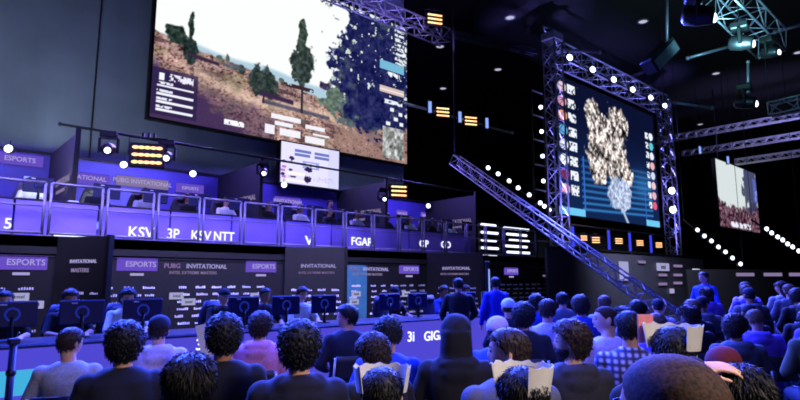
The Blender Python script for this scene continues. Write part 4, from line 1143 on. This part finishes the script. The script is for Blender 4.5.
F = audience
A1 = [
 (72, 325, 4.0, -8, 'sit_right', 'short', 'hair_brown', 'tee', 'palegrey', 'skin_light', 'broad man in a pale grey T-shirt seated at the far left, head turned right', 'the grey T-shirt man', dict(glasses=True)),
 (126, 319, 3.25, 0, 'sit', 'bushy', 'hair_black', 'jacket', 'navy', 'skin_light', 'spectator with bushy dark hair and navy jacket right of the grey T-shirt man', 'the bushy haired navy jacket spectator', {}),
 (160, 314, 4.6, -6, 'sit', 'beanie', 'cloth_navy', 'hoodie', 'lilac', 'skin_light', 'spectator in a navy beanie and pale lilac hoodie', 'the beanie wearer', {}),
 (191, 350, 2.15, 2, 'sit', 'smooth', 'hair_black', 'jacket', 'black', 'skin_light', 'close spectator with smooth black hair at the bottom edge, left of centre', 'the smooth haired close spectator', {}),
 (225, 312, 3.3, 3, 'sit', 'curly', 'hair_black', 'jacket', 'black', 'skin_mid', 'spectator with curly black hair in a black jacket left of the pink hoodie', 'the curly haired black jacket spectator', {}),
 (261, 310, 4.9, -14, 'sit', 'bushy', 'hair_brown', 'hoodie', 'pink', 'skin_light', 'spectator with brown hair and a pink hoodie', 'the pink hoodie spectator', {}),
 (300, 318, 2.85, 4, 'sit', 'bushy', 'hair_black', 'hoodie', 'navy', 'skin_light', 'spectator with big bushy black hair and dark navy hoodie, bottom centre left', 'the big bushy haired navy hoodie spectator', {}),
 (347, 304, 5.6, 20, 'sit_left', 'quiff', 'hair_black', 'jacket', 'navy', 'skin_light', 'young man in profile facing left with swept black hair and navy jacket', 'the young man in profile', {}),
 (388, 315, 4.0, 0, 'sit_down', 'curly', 'hair_black', 'jacket', 'blue', 'skin_light', 'spectator with curly hair and blue jacket behind the left paper crown', 'the curly haired blue jacket spectator', {}),
 (374, 331, 3.3, 25, 'sit_down', 'curly', 'hair_brown', 'jacket', 'black', 'skin_light', 'spectator with brown curls bending down just behind the left paper crown', 'the bending brown haired spectator', {}),
 (382, 363, 2.2, 4, 'sit', 'short', 'hair_black', 'jacket', 'darkgrey', 'skin_light', 'close spectator wearing a white paper crown at the bottom edge, near the middle', 'the left paper crown wearer', dict(crown=dict(tilt=-3, seed=2, h=.082, R=.106, off=(0, .0, .045)))),
 (456, 311, 3.55, 0, 'sit', 'hooded', 'cloth_black', 'hoodie', 'black', 'skin_light', 'spectator in a black top with the hood up, seated in front of the GIGABYTE desk', 'the hooded spectator', {}),
 (508, 324, 2.75, 18, 'sit_left', 'short', 'hair_brown', 'jacket', 'grey', 'skin_light', 'man with short brown hair and raised grey collar looking left', 'the grey collar man', {}),
 (522, 364, 2.15, 10, 'sit', 'smooth', 'hair_black', 'jacket', 'darkgrey', 'skin_mid', 'close spectator with a white paper crown open to the left, below the grey collar man', 'the middle paper crown wearer', dict(crown=dict(tilt=-2, rz=-48, seed=5, h=.095, R=.104))),
 (570, 318, 3.4, 22, 'sit_left', 'bushy', 'hair_brown', 'hoodie', 'darkgrey', 'skin_light', 'bearded man with thick brown hair and dark grey hoodie looking left', 'the bearded man', dict(beard=True)),
 (523, 301, 5.3, 0, 'sit', 'bushy', 'hair_black', 'jacket', 'black', 'skin_light', 'dark haired spectator in black behind the grey collar man', 'the dark haired spectator in black', {}),
 (497, 314, 4.3, -10, 'sit', 'cap', 'cloth_lilac', 'jacket', 'blue', 'skin_light', 'spectator in a pale cap and blue jacket right of the hooded spectator', 'the pale cap wearer', {}),
 (547, 297, 5.9, 0, 'sit', 'short', 'hair_brown', 'shirt', 'lilac', 'skin_light', 'spectator in a lilac shirt behind and left of the bearded man', 'the lilac shirt spectator', {}),
 (580, 294, 7.0, 10, 'sit', 'bushy', 'hair_brown', 'jacket', 'blue', 'skin_light', 'spectator in a blue jacket behind the bearded man', 'the blue jacket spectator behind the bearded man', {}),
 (605, 303, 4.7, 34, 'sit_left', 'buzz', 'buzz', 'tee', 'lilac', 'skin_light', 'balding man in a lilac T-shirt in profile right of the bearded man', 'the balding man', {}),
 (628, 308, 3.9, 8, 'sit', 'short', 'hair_black', 'shirt', 'plaid', 'skin_light', 'spectator in a pale checked shirt right of the balding man', 'the checked shirt spectator', {}),
 (670, 338, 1.03, 46, 'sit', 'buzz', 'buzz', 'jacket', 'black', 'skin_mid', 'nearest man with a huge close cropped head and glasses at the bottom right', 'the nearest cropped haired man', dict(glasses=True)),
 (672, 322, 2.5, 8, 'sit', 'short', 'hair_black', 'jacket', 'darkgrey', 'skin_light', 'spectator in a white paper crown with a pink flap behind the nearest cropped head', 'the right paper crown wearer', dict(crown=dict(tilt=-2, rz=-30, seed=9, pink=True, h=.085, R=.102))),
 (738, 360, 1.85, 6, 'hand_on_head', 'smooth', 'hair_black', 'jacket', 'black', 'skin_light', 'dark haired spectator in black with left hand on the head, bottom right', 'the spectator holding the head', {}),
 (722, 343, 2.75, -6, 'sit', 'cap', 'cloth_red', 'jacket', 'red', 'skin_light', 'spectator in a red cap and red jacket behind the hand held on a head', 'the red cap wearer', {}),
]
for a in A1: F(*a[:12], **a[12])
# right hand crowd in rows
rc = random.Random(11)
TOPS = [('hoodie', 'royal', 'royal blue hoodie'), ('tee', 'palegrey', 'pale grey T-shirt'), ('jacket', 'navy', 'navy jacket'), ('hoodie', 'grey', 'grey hoodie'), ('tee', 'blue', 'blue T-shirt'),
        ('jacket', 'black', 'black jacket'), ('shirt', 'white', 'white shirt'), ('hoodie', 'violet', 'violet hoodie'), ('jacket', 'olive', 'olive jacket'), ('tee', 'lilac', 'lilac T-shirt')]
HS = [('short', 'hair_black', 'black-haired'), ('bushy', 'hair_brown', 'thick brown-haired'), ('cap', 'cloth_navy', 'navy-capped'), ('short', 'hair_light', 'fair-haired'), ('long', 'hair_brown', 'long-haired'), ('bushy', 'hair_black', 'bushy black-haired')]
rows = [(4.1, 694, 840, 'nearest'), (5.0, 640, 840, 'second'), (5.9, 618, 850, 'third'), (6.9, 636, 850, 'fourth'), (8.1, 640, 860, 'fifth'), (9.4, 700, 860, 'sixth'), (10.8, 740, 860, 'farthest')]
for ri, (D, a, b, nm) in enumerate(rows):
    step = .64 * F_PX / D; px = a + rc.random() * step * .4; k = 0
    while px < b:
        if ri == 0 and px > 700: break
        i = rc.randrange(len(TOPS)); j = rc.randrange(len(HS)); ts, tm, tl = TOPS[(i + k) % len(TOPS)]; hs, hm, hl = HS[(j + k) % len(HS)]
        key = rc.choice(['sit', 'sit', 'sit_left', 'sit_right', 'sit_down']); rel = rc.uniform(4, 34)
        q = atD(px, 290, D); fl = RISER if on_riser(q) else 0.0
        zt = fl + 1.30 + rc.uniform(-.05, .06); y = 280 + (1.55 - zt) / D * F_PX * 1.0
        p = '%s from left' % ORD[k]
        F(px, y, D + rc.uniform(-.12, .12), rel, key, hs, hm, ts, tm, rc.choice(['skin_light', 'skin_mid']), '%s spectator in %s, %s, %s row of right hand crowd' % (hl, tl, p, nm),
          'spectator %s in %s row of right crowd' % (p, nm), floor=fl, face=True, group='right hand crowd')
        px += step * rc.uniform(1.0, 1.14); k += 1
# centre rows beyond the near people
for k, (px, y, D, tm, tl, hs, hm, hl) in enumerate(((508, 297, 7.0, 'navy', 'navy', 'cap', 'cloth_white', 'a white cap'),
                                 (604, 294, 8.0, 'palegrey', 'pale grey', 'short', 'hair_light', 'short fair hair'), (536, 293, 8.0, 'blue', 'blue', 'bushy', 'hair_black', 'thick black hair'), (562, 291, 8.6, 'grey', 'grey', 'short', 'hair_black', 'short black hair'))):
    F(px, y, D, 6, 'sit', hs, hm, 'jacket', tm, 'skin_light', 'far spectator with %s in %s jacket, in the middle before the stage' % (hl, tl), 'the far middle spectator in the %s jacket' % tl)
# standing people
def stander(px, ytop, D, rel, key, hs, hm, ts, tm, label, floor=0):
    F(px, ytop, D, rel, key, hs, hm, ts, tm, 'skin_light', label, '', floor=floor, face=True)
stander(458, 277, 8.7, 8, 'stand_forward', 'short', 'hair_black', 'jacket', 'black', 'person in black standing with back turned before the stage desks')
stander(495, 276, 9.5, 30, 'stand', 'short', 'hair_brown', 'jacket', 'royal', 'person in a royal blue jacket standing right of the one in black')
stander(703, 271, 9.9, 150, 'stand', 'short', 'hair_brown', 'shirt', 'blue', 'person in a blue shirt standing beside the bright white board', floor=RISER)
# players on stage and on the balcony
sk_ = ['skin_light', 'skin_mid']
for k in range(13):
    x = 1.05 + k * .70
    if k in (3, 7, 8, 10): continue
    hs, hm = (('short', 'hair_black'), ('quiff', 'hair_brown'), ('bushy', 'hair_black'), ('short', 'hair_light'), ('cap', 'cloth_black'))[k % 5]
    tm, tl = (('black', 'black'), ('navy', 'navy'), ('white', 'white'), ('blue', 'blue'))[(k // 1) % 4]
    person('player', (x, DY + 1.18, .08), PI, 1.0, 'desk', hs, hm, 'tee', tm, sk_[k % 2], 'player in %s seated behind %s monitor from left on the lower stage' % (tl, ORD[k]), 'person', 'players on the lower stage', face=True, trouser='dark')
    put(GC, (x, DY + 1.22, .08), PI, 'blue gaming chair of player %s from left on the lower stage' % ORD[k], 'chair', 'gaming chairs on the lower stage', .86)
BN = ['leftmost balcony booth', 'balcony booth with the KSV sign', 'third balcony booth from left', 'rightmost balcony booth']
for b in range(4):
    for k in range(4):
        x = BX[b] + .62 + k * 1.02
        if b == 0 and k < 1: continue
        hs, hm = (('short', 'hair_black'), ('bushy', 'hair_brown'), ('short', 'hair_brown'), ('quiff', 'hair_black'))[(k + b) % 4]
        tm, tl = (('black', 'black'), ('white', 'white'), ('navy', 'navy'), ('palegrey', 'grey'))[(k + 2 * b) % 4]
        o = person('player', (x, 13.95, DECK), PI, 1.0, 'desk', hs, hm, 'tee', tm, sk_[(k + b) % 2], 'player in %s at seat %s from left in %s' % (tl, ORD[k], BN[b]), 'person', 'players on the balcony', face=True, trouser='dark')
        # headset
        g = G(); hc = POSES['desk']['hc']
        pts = [hc + V((.098 * math.cos(t), -.005, .01 + .145 * math.sin(t))) for t in np.linspace(0, PI, 13)]
        g.tube(pts, .011, 6)
        for s in (-1, 1): g.ball(hc + V((s * .093, -.008, -.01)), (.022, .036, .042))
        g.build('headset', M['plastic'], o, True)
        gc = put(GC, (x, 13.99, DECK), PI, 'black gaming chair at seat %s from left in %s' % (ORD[k], BN[b]), 'chair', 'gaming chairs on the balcony')
        for c_ in [c_ for c_ in gc.children if c_.name.startswith('backrest')]: c_.material_slots[0].material = M['chair_black']
        put(MB, (x, 13.1, DECK + .76), 0, 'blue backed monitor at seat %s from left in %s' % (ORD[k], BN[b]), 'monitor', 'monitors on the balcony')
person('person', (atY(330, 200, 14.9).x, 14.9, DECK), PI + .5, 1.02, 'stand', 'short', 'hair_black', 'jacket', 'black', 'skin_light', 'person in black standing on the balcony by the small white screen', 'person', None, face=True)
person('person', (1.0, 9.6, .08), PI + .3, .92, 'stand', 'bushy', 'hair_black', 'jacket', 'black', 'skin_light', 'person in black standing behind the lower stage desk at the far left', 'person', None, face=True)
# coat on a chair and small things at bottom right
cx = atD(768, 338, 3.0); czz = HEAD - math.atan(368 / F_PX) - PI / 2
put(AC, (cx.x, cx.y, 0), czz, 'empty audience chair with a dark coat over its back at the right', 'chair', 'audience chairs', 1.02)
ct = empty('dark_coat', (cx.x, cx.y, 0), czz, 'dark coat draped over the back of the empty chair at the right', 'coat')
g = G(); g.sections([((0, -.235, .52), .27, .05), ((0, -.24, .66), .28, .06), ((0, -.25, .82), .26, .075), ((0, -.255, .92), .22, .065), ((0, -.25, .96), .12, .04)], 24)
link_mesh('body', remesh(g, 'coat', .012, 3, .022, 7), M['cloth_darkgrey'], ct)
g = G()
for s in (-1, 1): g.tube([(s * .22, -.25, .88), (s * .3, -.27, .7), (s * .29, -.25, .5)], [.055, .05, .045], 12, True)
link_mesh('sleeve', remesh(g, 'sleeve', .012, 2, .012, 8), M['cloth_darkgrey'], ct)
pg = empty('programme_sheet', atD(204, 341, 4.1), HEAD - PI / 2 + .3, 'pale paper programme held up between the lilac hoodie and the curly hair', 'paper')
R_ = Matrix.Rotation(-.25, 3, 'Y')
G().box((0, 0, 0), (.075, .004, .24), R_).build('page', M['paper'], pg); G().box((.012, .01, .0), (.075, .004, .235), Matrix.Rotation(-.18, 3, 'Y')).build('page', M['paper'], pg)

# ------------------------------------------------------------------ light
w = bpy.data.worlds.new('world'); SC.world = w; w.use_nodes = True
w.node_tree.nodes['Background'].inputs['Color'].default_value = (.005, .006, .016, 1); w.node_tree.nodes['Background'].inputs['Strength'].default_value = 1
def area(name, loc, target, size, power, col, sy=None, spread=None):
    l = bpy.data.lights.new(name, 'AREA'); l.energy = power; l.color = col; l.size = size
    if sy: l.shape = 'RECTANGLE'; l.size_y = sy
    if spread: l.spread = math.radians(spread)
    o = bpy.data.objects.new(name, l); COL.objects.link(o); o.location = loc
    o.rotation_euler = (V(target) - V(loc)).to_track_quat('-Z', 'Y').to_euler(); return o
def point(name, loc, power, col, r=.15):
    l = bpy.data.lights.new(name, 'POINT'); l.energy = power; l.color = col; l.shadow_soft_size = r
    o = bpy.data.objects.new(name, l); COL.objects.link(o); o.location = loc; return o
BLUE = (.045, .09, 1.0); VIO = (.22, .16, 1.0); COOL = (.55, .65, 1.0)
for b in range(4):
    area('booth_wash', ((BX[b] + BX[b + 1]) / 2, 14.6, DECK + 3.2), ((BX[b] + BX[b + 1]) / 2, 13.6, DECK), 2.5, 250, VIO, .6)
area('balcony_front_wash', (4, 9.5, 7), (5, 12.7, 2.7), 10, 190, (.25, .2, 1.0), .5, 60)
area('stage_blue_wash_a', (1.5, 10.5, 6.8), (1.5, 3.5, 1.2), 3.0, 2100, BLUE, 1.0, 110)
area('stage_blue_wash_b', (8.5, 9.6, 6.8), (4.5, 3.5, 1.2), 3.0, 2100, BLUE, 1.0, 110)
area('stage_blue_wash_c', (14.5, 8.5, 7.5), (9, 3, 1.0), 3.0, 3300, (.08, .11, 1), 1.0, 110)
area('desk_wash', (5, 9.0, 4.6), (5, 7.6, .8), 8.0, 110, (.12, .13, 1.0), .5)
area('wall_front_wash', (5, 8.8, 5.2), (6, 12, 1.2), 10.0, 260, (.55, .52, 1.0), .4, 70)
area('drape_wash', (1, 12.6, 3.6), (-1, 16.3, 7.0), 9.0, 230, (.74, .86, 1.0), .6)
area('drape_wash_right', (11, 13.0, 9), (12, 16.3, 5.2), 4.0, 60, COOL, 1.0)
area('logo_wall_wash', (21, 8, 5.5), (24.5, 11.5, 1.2), 3, 220, (.65, .68, 1.0), .6, 90)
area('truss_uplight_left', (TX0 - .6, TY - 1.3, .5), (TX0, TY, 8), .6, 90, (.24, .22, 1.0), None, 24)
area('truss_uplight_right', (TX1 - 1.0, TY - 1.5, .5), (TX1, TY, 8), .6, 90, (.24, .22, 1.0), None, 24)
area('frame_truss_wash', (27, TY - 3.5, 8), (27, TY, 12), 6, 110, (.26, .25, 1.0), .6, 60)
area('violet_truss_wash', (12, 12.8, 9.4), (13, 14.9, 11.4), 4, 60, (.32, .24, 1.0), .5, 60)
area('gantry_teal_wash', tuple(atD(735, 60, 14)), tuple(atD(740, 10, 16)), 1.0, 160, (.30, .9, 1.0), None, 90)
area('crossing_truss_wash', (36, 9, 7.5), (39, 10, 11), 7, 170, (.45, .4, 1.0), 1, 80)
area('inclined_truss_wash', (15, 8.5, 5), (13, 9, 2.5), 2, 42, (.6, .58, 1.0), .5)
area('audience_blue_top', (2.6, 3.2, 6.0), (2.8, 3.2, 1.0), 3.0, 260, (.05, .09, 1.0), 2.0, 85)
area('audience_blue_top_right', (7.5, 3.5, 6.5), (7.5, 2.5, 1.0), 4.0, 260, (.06, .09, 1.0), 3.0, 120)
area('ceiling_fill', (18, 6, 8.5), (18, 6, 14), 14.0, 60, (.34, .34, 1.0))  # unseen fill added to lift the ceiling, in place of stage bounce
area('back_wall_fill', (18, 20, 2), (18, 30, 8), 10.0, 50, (.3, .3, 1.0), 1)  # another added fill with no visible fixture, brightens the back drape wall
area('audience_downlight', (1.0, -1.0, 5.0), (2.6, 1.6, 1.2), 1.5, 13, (1, .86, .74), 1.5)
area('audience_downlight_right', (2.0, -2.0, 4.2), (1.4, .5, 1.2), 1.0, 60, (1, .84, .74), 1.2, 80)

# ------------------------------------------------------------------ output
SC.view_settings.view_transform = 'Standard'; SC.view_settings.look = 'None'; SC.view_settings.gamma = 1; SC.view_settings.use_curve_mapping = False
SC.view_settings.exposure = 0
SC.cycles.use_denoising = True
SC.cycles.max_bounces = 5; SC.cycles.diffuse_bounces = 3; SC.cycles.glossy_bounces = 2; SC.cycles.transmission_bounces = 2
SC.cycles.sample_clamp_indirect = 3
SC.cycles.filter_width = 1.8
# prototypes not placed go away
for p in (BL, MV, PA, ST, SB, MO, GC, AC, MB):
    if p.name not in _used:
        for c in list(p.children_recursive): bpy.data.objects.remove(c)
        bpy.data.objects.remove(p)
